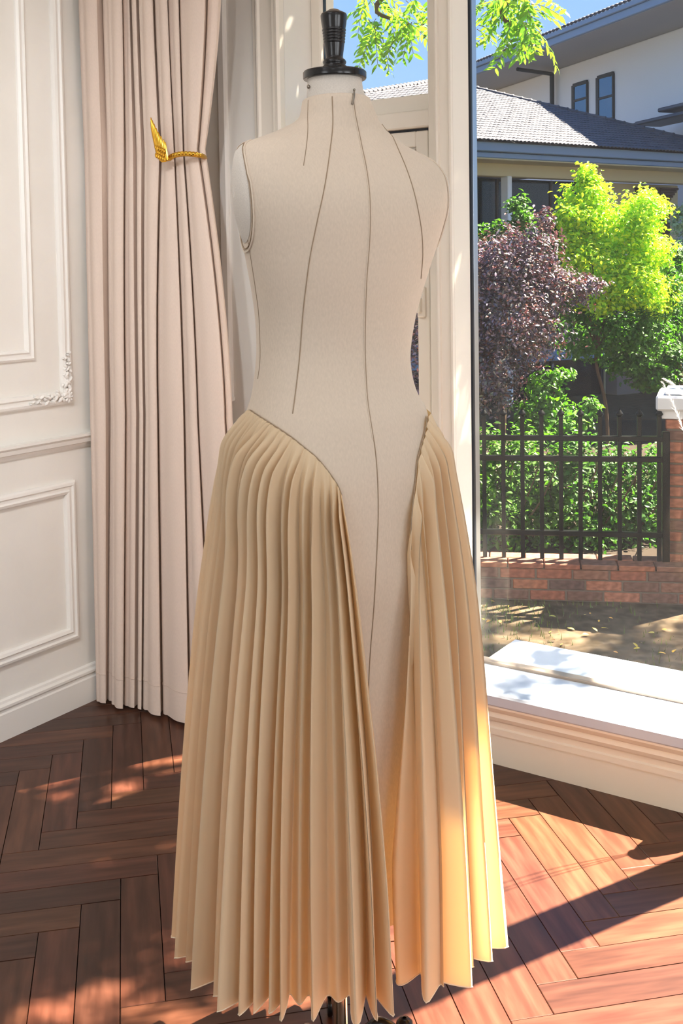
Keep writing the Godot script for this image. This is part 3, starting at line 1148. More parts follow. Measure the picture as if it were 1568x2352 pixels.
func dress_form() -> void:
	body_setup()
	var o := thing("dress_form", "canvas dress form with black turned finial on a metal pole", "dress form", STAND)
	var seat := func(called: String, s_: SurfaceTool, m: Material, parent: Node3D = o) -> MeshInstance3D:
		var q := part(called, s_, m, parent)
		if parent == o:
			q.position = -STAND
		return q
	# body under the dress, neck showing above the collar
	var s := begin()
	var rows := []
	var h := 1.836
	while h > 1.13:
		var line := PackedVector3Array()
		for i in 64:
			line.append(body(TAU * i / 64, h, -0.006 if h < 1.80 else -0.0035))
		rows.append(line)
		h -= 0.012
	skin(s, rows, true)
	seat.call("torso", s, M.canvas)
	# arm caps
	# black neck cap
	var top := body_ring(1.832)
	var c := L(top[0], 1.832, top[1])
	s = begin()
	lathe(s, [Vector2(0, 0), Vector2(0.0562, 0.0), Vector2(0.0575, 0.002), Vector2(0.0575, 0.012), Vector2(0.0555, 0.0145), Vector2(0.034, 0.016), Vector2(0.0, 0.017)], c, 48)
	var cap: MeshInstance3D = seat.call("neck_cap", s, M.black)
	s = begin()
	lathe(s, [Vector2(0.0, 0.0), Vector2(0.0345, 0.0), Vector2(0.0345, 0.0015), Vector2(0.0, 0.002)], c + Vector3(0, 0.0155, 0), 40)
	part("cap_ring", s, M.steel, cap)
	s = begin()
	var f := [Vector2(0.0, 0.016), Vector2(0.021, 0.016), Vector2(0.0225, 0.020), Vector2(0.0225, 0.025), Vector2(0.019, 0.028), Vector2(0.0205, 0.031), Vector2(0.0215, 0.035), Vector2(0.0195, 0.040), Vector2(0.0160, 0.043), Vector2(0.0155, 0.048), Vector2(0.0168, 0.060), Vector2(0.0185, 0.076)]
	var g := 0.077
	for k in 5:      # turned grooves
		f.append(Vector2(0.0188 + k * 0.0005, g))
		f.append(Vector2(0.0196 + k * 0.0005, g + 0.0018))
		f.append(Vector2(0.0196 + k * 0.0005, g + 0.0042))
		f.append(Vector2(0.0188 + k * 0.0005, g + 0.0058))
		g += 0.0066
	f.append_array([Vector2(0.0222, 0.118), Vector2(0.0238, 0.134), Vector2(0.0240, 0.139), Vector2(0.0225, 0.143), Vector2(0.0180, 0.146), Vector2(0.010, 0.149), Vector2(0.0, 0.150)])
	for k in f.size():
		f[k] = Vector2(f[k].x, 0.016 + (f[k].y - 0.016) * 0.80)
	lathe(s, f, c, 40)
	seat.call("finial", s, M.black)
	s = begin()
	ball(s, c + Vector3(0, 0.1205, 0), Vector3(0.013, 0.006, 0.013), 16)
	seat.call("finial_button", s, M.steel)
	# pin on the neck
	s = begin()
	ball(s, on_body(708, 199, 0.0), Vector3(0.003, 0.004, 0.003), 8)
	seat.call("pin", s, M.steel)
	# pole, hub and feet
	s = begin()
	var pr := rh(782, 2330)
	var foot := L(pr.x, 0.0, 0.0)
	tube(s, PackedVector3Array([foot + Vector3(0, 0.03, 0), foot + Vector3(0, 1.2, 0)]), [0.0135], 24)
	seat.call("pole", s, M.chrome)
	s = begin()
	lathe(s, [Vector2(0.0, 0.02), Vector2(0.03, 0.02), Vector2(0.034, 0.026), Vector2(0.03, 0.05), Vector2(0.018, 0.056), Vector2(0.0135, 0.06)], foot, 28)
	seat.call("hub", s, M.black)
	var knob := L(rh(925, 2307, 0.05).x, 0.0, 0.05)
	var ang0 := (knob - foot).signed_angle_to(TX, Vector3.UP)
	for k in 3:
		var dirk := (knob - foot).normalized().rotated(Vector3.UP, k * TAU / 3)
		var reach := 0.128
		s = begin()
		var path := PackedVector3Array()
		for q in [Vector3(0.02, 0.035, 0), Vector3(0.045, 0.062, 0), Vector3(0.075, 0.092, 0), Vector3(0.105, 0.088, 0), Vector3(reach, 0.062, 0)]:
			path.append(foot + dirk * q.x + Vector3(0, q.y, 0))
		var fine := PackedVector3Array()
		for j in 25:
			fine.append(catmull(Array(path), j / 24.0))
		tube(s, fine, [0.011], 12)
		var leg: MeshInstance3D = seat.call("leg", s, M.black)
		s = begin()
		var e := foot + dirk * reach
		lathe(s, [Vector2(0.0, 0.028), Vector2(0.0145, 0.028), Vector2(0.0155, 0.034), Vector2(0.0155, 0.052), Vector2(0.0148, 0.056), Vector2(0.0165, 0.060), Vector2(0.0170, 0.086), Vector2(0.0150, 0.096), Vector2(0.0090, 0.1025), Vector2(0.0, 0.1045)], e + Vector3(0, 0.013, 0), 28)
		part("knob", s, M.black, leg)
		s = begin()
		var side := dirk.cross(Vector3.UP)
		for sg in [-1, 1]:
			lathe(s, [Vector2(0, -0.005), Vector2(0.018, -0.005), Vector2(0.02, -0.003), Vector2(0.02, 0.003), Vector2(0.018, 0.005), Vector2(0, 0.005)], e + side * 0.009 * sg + Vector3(0, 0.0195, 0), 24, Basis(dirk, side, dirk.cross(side)))
		part("caster", s, M.black, leg)

func dress() -> void:
	body_setup()
	var o := thing("dress", "cream sleeveless floor length dress with pleated side panels, zip at the back", "dress", STAND)
	var seat := func(called: String, s_: SurfaceTool, m: Material) -> MeshInstance3D:
		var q := part(called, s_, m, o)
		q.position = -STAND
		return q
	# collar line dips towards the camera side
	var s := begin()
	var rows := []
	var n := 144
	var collar := func(al: float) -> float:
		return 1.7935 + 0.004 * cos(al)
	for j in 6:           # rolled edge of the collar
		var line := PackedVector3Array()
		for i in n:
			var al := TAU * i / n
			var top: float = collar.call(al)
			var q := PI * j / 5.0
			line.append(body(al, top + 0.0022 * sin(q) - 0.001, 0.0005 - 0.0022 * cos(q) if j < 5 else 0.003))
		rows.append(line)
	var steps := 150
	for j in range(1, steps):
		var line := PackedVector3Array()
		for i in n:
			var al := TAU * i / n
			var top: float = collar.call(al)
			var hh := lerpf(top, 1.02, j / float(steps - 1))
			line.append(body(al, hh, 0.003 if hh > 1.75 else lerpf(0.0, 0.003, clampf((hh - 1.70) / 0.05, 0, 1))))
		rows.append(line)
	skin(s, rows, true)
	seat.call("bodice", s, M.bodice)

	# the smooth back panel runs on down between the pleats
	s = begin()
	rows = []
	for j in 56:
		var u := j / 55.0
		var hh := lerpf(1.02, 0.28, u)
		var line := PackedVector3Array()
		for i in 60:
			line.append(body(lerpf(-1.25, 1.05, i / 59.0), hh, 0.0))
		rows.append(line)
	skin(s, rows)
	seat.call("back_panel", s, M.bodice)

	# seams, drawn as tubes tinted like the shade in their grooves
	var seams := [
		[[808, 216], [815, 270], [829, 330], [840, 380], [848, 440], [850, 500], [848, 560], [842, 640], [839, 720], [838, 800], [840, 860], [844, 920], [853, 980], [862, 1040], [867, 1110], [868, 1190], [864, 1290], [858, 1400], [850, 1500], [845, 1600]],
		[[763, 222], [764, 280], [757, 350], [745, 430], [728, 510], [712, 590], [700, 680], [694, 740], [688, 820], [680, 890], [672, 950]],
		[[880, 285], [905, 325], [930, 380], [950, 440], [963, 500], [969, 545], [970, 590], [966, 640]],
		[[560, 500], [568, 545], [578, 605], [587, 665], [594, 720], [597, 780], [597, 830], [592, 870]],
		[[711, 230], [708, 290], [703, 340], [697, 380]]]
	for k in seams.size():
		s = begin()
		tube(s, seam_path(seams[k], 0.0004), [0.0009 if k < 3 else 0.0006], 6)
		seat.call("seam", s, M.seam_shade)
	s = begin()
	tube(s, seam_path(seams[0], 0.0010).slice(0, 80), [0.0014], 6)
	var ridge: MeshInstance3D = seat.call("placket", s, M.bodice)
	ridge.position += -RX * 0.0022
	# zip pull
	s = begin()
	var zp := seam_path([[809, 209], [809, 218], [808, 228], [806, 241]], 0.003)
	tube(s, zp, [0.0014, 0.0014, 0.0018], 8)
	ball(s, zp[0] + Vector3(0, 0.001, 0), Vector3(0.0026, 0.0026, 0.0022), 10)
	seat.call("zip_pull", s, M.steel)

	# armhole: a raised edge and the canvas arm plate inside it
	for side in [-1, 1]:
		var mid := -1.60 if side < 0 else 1.46
		var edge := PackedVector3Array()
		var ring := []
		for k in 41:
			var a := TAU * k / 40
			var hh := 1.618 + 0.098 * cos(a) + 0.004 * sin(a)
			var al: float = mid + side * 0.02 + (0.40 if side < 0 else 0.36) * sin(a) * (1.0 if cos(a) < 0.3 else 0.94)
			edge.append(body(al, hh, 0.0015))
			ring.append(Vector2(al, hh))
		s = begin()
		tube(s, edge, [0.0016], 8, false)
		seat.call("armhole_edge", s, M.bodice)
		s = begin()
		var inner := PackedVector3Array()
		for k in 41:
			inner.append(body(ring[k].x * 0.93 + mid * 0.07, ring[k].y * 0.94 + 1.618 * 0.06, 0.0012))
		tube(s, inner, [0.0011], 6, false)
		seat.call("armhole_seam", s, M.seam_shade)
	# arm plates belong to the form
	var form: Node3D = get_node("dress_form")
	for side in [-1, 1]:
		var mid := -1.60 if side < 0 else 1.46
		s = begin()
		var rows2 := []
		for j in 9:
			var q := j / 8.0
			var line := PackedVector3Array()
			for k in 40:
				var a := TAU * k / 40
				var hh := 1.622 + 0.086 * cos(a) * q
				var al: float = mid + side * 0.02 + 0.34 * sin(a) * q
				line.append(body(al, hh, 0.0045 * sqrt(maxf(0.0, 1.0 - q * q)) + 0.0008))
			rows2.append(line)
		skin(s, rows2, true)
		var plate := part("arm_plate", s, M.canvas, form)
		plate.position = -STAND

	skirt(seat, true)
	skirt(seat, false)

# one pleated side panel, from the edge beside the back panel round the hip to the far side
func skirt(seat: Callable, left: bool) -> void:
	var tops := []
	var lows := []
	var hem := 0.219
	var tp := [[784, 1137], [776, 1116], [761, 1092], [743, 1068], [723, 1046], [701, 1028], [677, 1008], [652, 990], [629, 975], [607, 961], [590, 950], [575, 942]]
	var bt := [[0.078, 0.155], [0.048, 0.168], [0.012, 0.172], [-0.03, 0.166], [-0.07, 0.164], [-0.11, 0.168], [-0.15, 0.158], [-0.19, 0.142], [-0.222, 0.10], [-0.256, 0.062], [-0.284, 0.030], [-0.305, -0.01]]
	var far_a := [-2.0, -2.5, -2.9, -3.3, -3.6]
	var far_b := [[-0.318, -0.06], [-0.285, -0.12], [-0.21, -0.165], [-0.11, -0.195], [-0.01, -0.205]]
	if not left:
		tp = [[943, 1262], [945, 1190], [949, 1120], [955, 1062], [964, 1022], [972, 990], [976, 960]]
		bt = [[0.076, 0.100], [0.108, 0.118], [0.152, 0.128], [0.182, 0.126], [0.208, 0.074], [0.236, 0.040], [0.256, -0.02]]
		far_a = [1.6, 2.0, 2.4, 2.75]
		far_b = [[0.256, -0.07], [0.225, -0.13], [0.13, -0.18], [0.0, -0.205]]
	for q in tp:
		var p := on_body(q[0], q[1], 0.0025)
		if not left and q[1] > 1130:
			var v := rh(q[0], q[1], 0.105)
			p = L(v.x, v.y, 0.105)
		tops.append(p - STAND)
	for q in bt:
		lows.append(Vector2(q[0], q[1]))
	for k in far_a.size():
		tops.append(body(far_a[k], 1.225 - 0.01 * k, 0.0025) - STAND)
		lows.append(Vector2(far_b[k][0], far_b[k][1]))
	var bell_l := [[0.0, 0.0], [0.04, 0.17], [0.082, 0.30], [0.144, 0.39], [0.2, 0.447], [0.3, 0.555], [0.395, 0.64], [0.61, 0.79], [0.84, 0.92], [1.0, 1.0]]
	var bell_r := [[0.0, 0.0], [0.03, 0.15], [0.082, 0.32], [0.14, 0.46], [0.2, 0.56], [0.3, 0.68], [0.4, 0.75], [0.52, 0.80], [0.62, 0.835], [0.78, 0.90], [0.9, 0.96], [1.0, 1.0]]
	var plain := [[0.0, 0.0], [0.045, 0.09], [0.105, 0.21], [0.26, 0.44], [0.40, 0.61], [0.5, 0.75], [0.65, 0.89], [0.78, 0.98], [1.0, 1.0]]
	if not left:
		plain = [[0.0, 0.0], [0.2, 0.18], [0.4, 0.53], [0.6, 0.95], [0.75, 1.2], [1.0, 1.0]]
	var folds := 30 if left else 17
	var per := 10
	var vis := 11.0 if left else 6.0
	# fold rhythm: some wide, some narrow
	var knots := [0.0]
	var gen := RandomNumberGenerator.new()
	gen.seed = 5 if left else 9
	var deep := []
	for k in folds:
		knots.append(knots[-1] + gen.randf_range(0.55, 1.6) * lerpf(1.7, 1.0, smoothstep(0.0, 0.3, k / float(folds))))
		deep.append(gen.randf_range(0.45, 1.35))
	var total: float = knots[-1]
	var cols := []
	for k in folds:
		for j in per:
			cols.append([lerpf(knots[k], knots[k + 1], j / float(per)) / total, j / float(per), k])
	cols.append([1.0, 0.0, folds - 1])
	var rows := []
	var steps := 64
	var bases := []
	var frees := []
	for y in steps + 1:
		var tau := pow(y / float(steps), 1.25)
		var base := PackedVector3Array()
		var loose := PackedFloat32Array()
		for c in cols:
			var top: Vector3 = catmull(tops, c[0])
			var low: Vector2 = catmull(lows, c[0])
			var idx: float = c[0] * (tops.size() - 1)
			var side := clampf(idx / vis, 0.0, 1.0)
			var f := lerpf(look(plain, tau), smooth(bell_l if left else bell_r, tau), smoothstep(0.0, 0.75, side))
			var r0 := top.dot(RX)
			var t0 := top.dot(TX)
			var r := lerpf(r0, low.x, f)
			var t := lerpf(t0, low.y, lerpf(f, tau, 0.35))
			var free := 1.0
			var here := lerpf(top.y, hem, tau)
			if here > 0.8:
				free = lerpf(1.0, clampf((inside(L(r, here, t), 0.004)[0] - 1.0) * 3.0, 0.0, 1.0), smoothstep(0.8, 1.08, here))
			base.append(clear_of_body(L(r, lerpf(top.y, hem, tau), t), 0.004))
			loose.append(free)
		bases.append(base)
		frees.append(loose)
	# let each fold line fall in one clean curve
	for round in 14:
		for y in range(1, steps):
			for i in cols.size():
				var q: Vector3 = (bases[y - 1][i] + bases[y + 1][i]) * 0.25 + bases[y][i] * 0.5
				q.y = bases[y][i].y
				bases[y][i] = q
				frees[y][i] = (frees[y - 1][i] + frees[y + 1][i]) * 0.25 + frees[y][i] * 0.5
	for y in steps + 1:
		var tau := pow(y / float(steps), 1.25)
		var line := PackedVector3Array()
		var base: PackedVector3Array = bases[y]
		var amps := []
		for n in cols.size():
			var c: Array = cols[n]
			var free: float = frees[y][n]
			var peak := 0.4 if left else 0.6
			var wave: float = c[1] / peak if c[1] < peak else (1.0 - c[1]) / (1.0 - peak)
			wave = lerpf(wave, 0.5 - 0.5 * cos(TAU * (c[1] * 0.5 / peak if c[1] < peak else 0.5 + (c[1] - peak) * 0.5 / (1.0 - peak))), 0.25 + 0.75 * pow(tau, 3.0))
			wave *= smoothstep(-0.01, 0.035, c[0])
			var slow: float = sin(c[0] * total * 1.55 + 0.8) * 0.012 * pow(tau, 1.3)
			amps.append(wave * deep[c[2]] * (0.003 + 0.016 * smoothstep(0.0, 0.06, tau) + 0.040 * pow(tau, 0.8)) - (0.015 * smoothstep(0.0, 0.1, tau) + 0.019 * tau) * free + slow)
		for i in cols.size():
			var d := base[mini(i + 3, cols.size() - 1)] - base[maxi(i - 3, 0)]
			d.y = 0
			var nrm := d.cross(Vector3.UP).normalized() * (-1.0 if left else 1.0)
			# knife pleats lean a little to one side
			line.append(clear_of_body(base[i] + nrm * amps[i] + d.normalized() * (amps[i] * (0.35 if left else -0.35) * (1.0 - 0.7 * tau * tau)), 0.003))
		rows.append(line)
	var s := begin()
	skin(s, rows)
	seat.call("pleated_panel", s, M.skirt)
	s = begin()
	var edge: PackedVector3Array = rows[-1]
	tube(s, edge, [0.0012], 6)
	seat.call("rolled_hem", s, M.hem)
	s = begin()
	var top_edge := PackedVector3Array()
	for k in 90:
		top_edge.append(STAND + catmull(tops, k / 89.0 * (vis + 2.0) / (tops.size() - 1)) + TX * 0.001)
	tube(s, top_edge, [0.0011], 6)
	seat.call("seam", s, M.seam_shade)

func clear_of_body(p: Vector3, grow: float) -> Vector3:
	if p.y < 0.86:
		return p
	var v := inside(p, grow)
	if v[0] >= 1.0 or v[0] < 1e-6:
		return p
	var g := body_ring(p.y)
	var c: Vector3 = L(g[0], p.y, g[1])
	return p.lerp(c + (p - c) * pow(v[0], -v[2] * 0.5), smoothstep(0.86, 1.06, p.y))

# white plumes in a vase on the sill, mostly outside the picture
func plume() -> void:
	var foot := Vector3(2.10, 0.230, -0.03)
	var o := thing("plume_vase", "soft white feather plume arching in from the right window edge", "feather plume", foot)
	var s := begin()
	lathe(s, [Vector2(0.0, 0.0), Vector2(0.035, 0.0), Vector2(0.045, 0.02), Vector2(0.05, 0.09), Vector2(0.035, 0.16), Vector2(0.022, 0.2), Vector2(0.026, 0.215), Vector2(0.020, 0.212), Vector2(0.016, 0.19), Vector2(0.0, 0.15)], Vector3.ZERO, 32)
	part("vase", s, M.cap, o)
	var gen := RandomNumberGenerator.new()
	gen.seed = 4
	var depth := (foot - EYE).dot(fwd_dir)
	var arcs := [[[1622, 1320], [1606, 1080], [1590, 960], [1562, 898], [1526, 870]], [[1624, 1320], [1610, 1080], [1598, 970], [1572, 908], [1538, 876]], [[1622, 1330], [1600, 1180], [1584, 1040], [1560, 965], [1540, 915], [1521, 878]]]
	for k in arcs.size():
		var pts := [Vector3(0, 0.15, 0)]
		for q in arcs[k]:
			pts.append(at(q[0], q[1], depth + k * 0.015 - 0.02) - foot)
		var path := PackedVector3Array()
		for j in 41:
			path.append(catmull(pts, j / 40.0))
		s = begin()
		tube(s, path, [0.0016, 0.0016, 0.0012], 6)
		for j in range(12, 41):
			for e in 6:
				var p := path[j].lerp(path[mini(j + 1, 40)], e / 10.0)
				var dirv := (path[mini(j + 1, 40)] - path[maxi(j - 1, 0)]).normalized()
				var away := Vector3(gen.randf_range(-1, 1), gen.randf_range(-0.4, 0.6), gen.randf_range(-1, 1)).normalized()
				var ln := 0.026 * (1.0 - 0.6 * absf(j - 28) / 14.0) * gen.randf_range(0.5, 1.1)
				var tip := p + (dirv * 0.9 + away * 0.5).normalized() * ln + Vector3(0, -0.004, 0)
				var wd := dirv.cross(away).normalized() * 0.0007
				tri(s, p - wd, p + wd, tip, away)
		part("plume", s, M.feather, o, "stuff")

# ---------------------------------------------------------------- outside

const GROUND := -0.4
const BO := Vector3(0.073, -0.4, -2.637)     # foot of the garden wall
const BD := Vector3(0.907, 0.0, -0.421)      # along it
const BN := Vector3(0.421, 0.0, 0.907)       # towards the house

func brick_mesh(size: Vector3) -> ArrayMesh:
	var s := begin()
	box(s, Vector3.ZERO, size, 0.004)
	return s.commit()

func wall_frame(u: float, h: float, d: float) -> Transform3D:
	return Transform3D(Basis(BD, Vector3.UP, BN), BO + BD * u + BN * d + Vector3(0, h, 0))

func outside_ground() -> void:
	var s := begin()
	span(s, Vector3(-60, GROUND - 0.3, -90), Vector3(70, GROUND, -0.3), 0.0)
	var g := solo("ground", s, M.soil, "bare brown soil with thin grass outside the picture window", "ground", "", "structure")
	s = begin()
	box(s, Vector3.ZERO, Vector3(30, 0.03, 7.2), 0.0, g.transform.affine_inverse() * wall_frame(0.5, 0.012, -3.85))
	part("planting_bed", s, M.mulch, g)
	# thin grass and fallen leaves
	var gen := RandomNumberGenerator.new()
	gen.seed = 31
	var blade := begin()
	tri(blade, Vector3(-0.05, 0, 0), Vector3(0.05, 0, 0), Vector3(0.02, 1, 0.25), Vector3.BACK)
	var spots := []
	var tint := PackedColorArray()
	for k in 9000:
		var u := gen.randf_range(-1.6, 2.6)
		var d := gen.randf_range(0.02, 2.0)
		var p := BO + BD * u + BN * d
		var patch := sin(p.x * 3.1 + 1.0) * cos(p.z * 2.3) + 0.5 * sin(p.x * 7.0 - p.z * 5.0)
		if patch < gen.randf_range(-0.6, 0.9) or p.z > -0.5:
			continue
		var hgt := gen.randf_range(0.012, 0.05)
		spots.append(Transform3D(Basis(Vector3.UP, gen.randf() * TAU).scaled(Vector3(0.05, hgt, 0.05)), p))
		tint.append(Color(gen.randf_range(0.7, 1.2), gen.randf_range(0.8, 1.2), 0.8))
	swarm("grass_tufts", blade.commit(), spots, tint, M.blade, g)
	var dry := leafy(Color(0.72, 0.60, 0.28), Color(0.3, 0.25, 0.1))
	var spots2 := []
	var tint2 := PackedColorArray()
	for k in 46:
		var p := BO + BD * gen.randf_range(-0.2, 1.4) + BN * gen.randf_range(0.03, 0.9) + Vector3(0, 0.008, 0)
		spots2.append(Transform3D(Basis(Vector3(gen.randf() - 0.5, 2, gen.randf() - 0.5).normalized(), gen.randf() * TAU).scaled(Vector3.ONE * gen.randf_range(0.02, 0.045)), p))
		tint2.append(Color(gen.randf_range(0.7, 1.3), gen.randf_range(0.7, 1.2), gen.randf_range(0.4, 1)))
	swarm("fallen_leaves", leaf_mesh(0.5, 0.15), spots2, tint2, dry, g)

func swarm(called: String, mesh: Mesh, spots: Array, tint: PackedColorArray, m: Material, parent: Node3D) -> void:
	var mm := MultiMesh.new()
	mm.transform_format = MultiMesh.TRANSFORM_3D
	mm.use_colors = true
	mm.mesh = mesh
	mm.instance_count = spots.size()
	for i in spots.size():
		mm.set_instance_transform(i, spots[i])
		mm.set_instance_color(i, tint[i])
	var o := MultiMeshInstance3D.new()
	o.name = called
	o.multimesh = mm
	o.material_override = m
	o.set_meta("kind", "stuff")
	parent.add_child(o, true)

# a folded leaf in the xz plane, length 1 along x from the stalk
func leaf_mesh(wide: float, fold: float) -> ArrayMesh:
	var s := begin()
	var rib := [Vector3(0, 0, 0), Vector3(0.35, 0.03, 0), Vector3(0.7, 0.02, 0), Vector3(1.0, -0.06, 0)]
	for sg in [-1.0, 1.0]:
		var a := Vector3(0.3, fold * wide, wide * 0.5 * sg)
		var b := Vector3(0.66, fold * wide * 0.8, wide * 0.42 * sg)
		for t in [[rib[0], rib[1], a], [rib[1], b, a], [rib[1], rib[2], b], [rib[2], rib[3], b]]:
			tri(s, t[0], t[1], t[2], Vector3.UP)
	return s.commit()

func brick_wall() -> void:
	var o := thing("brick_wall", "low red brown brick wall under the black fence", "garden wall", BO)
	var core := begin()
	var base := o.transform.affine_inverse()
	var t0 := base * wall_frame(0.2, 0.093, -0.12)
	box(core, Vector3.ZERO, Vector3(4.6, 0.186, 0.222), 0.0, t0)
	part("mortar", core, M.mortar, o)
	var b1 := brick_mesh(Vector3(0.195, 0.053, 0.10))
	var gen := RandomNumberGenerator.new()
	gen.seed = 77
	var starts := [0.096 + 0.0, 0.168, 0.06]
	for row in 3:
		# row 0 is the topmost of the three
		for k in range(-9, 9):
			var u: float = starts[row] + 0.2055 * k + 0.1027
			var h := 0.186 - 0.031 - row * 0.0615
			var dark := (k + 8 + row) % 2 == 0 if row else (k in [-1, 4, 6, -3])
			var m: Material = M.bricks[[1, 3][gen.randi() % 2] if dark else [0, 2, 4, 5][gen.randi() % 4]]
			put("brick", b1, m, o, base * wall_frame(u + gen.randf_range(-0.002, 0.002), h, -0.052 + gen.randf_range(-0.003, 0.002)))
	# flat top: two rows of bricks laid lengthwise
	var b2 := brick_mesh(Vector3(0.198, 0.030, 0.116))
	for row in 2:
		for k in range(-9, 10):
			var u := 0.04 + 0.2055 * k + row * 0.1
			put("brick", b2, M.bricks[[0, 4, 5, 2, 1][gen.randi() % 5]], o, base * wall_frame(u, 0.200 + gen.randf_range(-0.002, 0.002), -0.056 - row * 0.122))

func iron_fence() -> void:
	var o := thing("iron_fence", "black iron railing with spear tips on the low brick wall", "fence", BO)
	var base := o.transform.affine_inverse()
	var d := -0.12
	for r in [[0.918, 0.030], [0.800, 0.030], [0.366, 0.030]]:
		var s := begin()
		box(s, Vector3.ZERO, Vector3(3.0, r[1], 0.034), 0.003, base * wall_frame(1.03 - 1.5, r[0], d))
		part("rail", s, M.iron, o)
	var bar := begin()
	box(bar, Vector3.ZERO, Vector3(0.024, 0.83, 0.024), 0.002)
	var bar_m := bar.commit()
	var tip := begin()
	lathe(tip, [Vector2(0, 0), Vector2(0.012, 0.0), Vector2(0.016, 0.008), Vector2(0.022, 0.012), Vector2(0.020, 0.02), Vector2(0.010, 0.034), Vector2(0.0, 0.048)], Vector3(0, 0.413, 0), 12)
	var tip_m := tip.commit()
	for k in range(-15, 9):
		var u := 0.013 + 0.1095 * k + 0.1095
		if u > 1.0:
			continue
		var p := put("picket", bar_m, M.iron, o, base * wall_frame(u, 0.215 + 0.415, d))
		put("spear_tip", tip_m, M.iron, p)
	var s2 := begin()
	box(s2, Vector3.ZERO, Vector3(0.04, 0.76, 0.04), 0.003, base * wall_frame(1.035, 0.2 + 0.38, d))
	part("post", s2, M.iron, o)

var PILLAR := Vector3.ZERO

func brick_pillar() -> void:
	PILLAR = at(1606, 1300, 6.32)
	PILLAR.y = GROUND
	var o := thing("brick_pillar", "red brick pillar with a white stone cap at the fence end", "pillar", PILLAR)
	var base := o.transform.affine_inverse()
	var pd := Vector3(0.967, 0.0, -0.254)      # along its front
	var pn := Vector3(0.254, 0.0, 0.967)       # out of its front
	var spot := func(u: float, h: float, d: float) -> Transform3D:
		return Transform3D(Basis(pd, Vector3.UP, pn), PILLAR + pd * u + pn * d + Vector3(0, h, 0))
	var s := begin()
	box(s, Vector3.ZERO, Vector3(0.35, 1.02, 0.35), 0.0, base * spot.call(0.0, 0.51, 0.0))
	part("mortar", s, M.mortar, o)
	var head := brick_mesh(Vector3(0.085, 0.053, 0.1))
	var full := brick_mesh(Vector3(0.175, 0.053, 0.1))
	var gen := RandomNumberGenerator.new()
	gen.seed = 13
	for row in 16:
		var h := 0.031 + row * 0.0645
		for face in 2:      # the side towards the house and the side towards the fence
			var odd := (row + face) % 2
			var spots := [[-0.139, head], [-0.045, head], [0.092, full]] if odd else [[-0.092, full], [0.045, head], [0.139, head]]
			for q in spots:
				var t: Transform3D = spot.call(q[0], h, 0.135)
				if face == 1:
					t = spot.call(-0.135, h, -q[0])
					t = Transform3D(Basis(pn, Vector3.UP, -pd), t.origin)
				put("brick", q[1], M.bricks[[0, 2, 5, 5, 0, 1][gen.randi() % 6]], o, base * t)
	s = begin()
	box(s, Vector3.ZERO, Vector3(0.41, 0.05, 0.41), 0.004, base * spot.call(0.0, 1.055, 0.0))
	box(s, Vector3.ZERO, Vector3(0.47, 0.085, 0.47), 0.012, base * spot.call(0.0, 1.12, 0.0))
	box(s, Vector3.ZERO, Vector3(0.38, 0.02, 0.38), 0.008, base * spot.call(0.0, 1.172, 0.0))
	part("cap", s, M.cap, o)

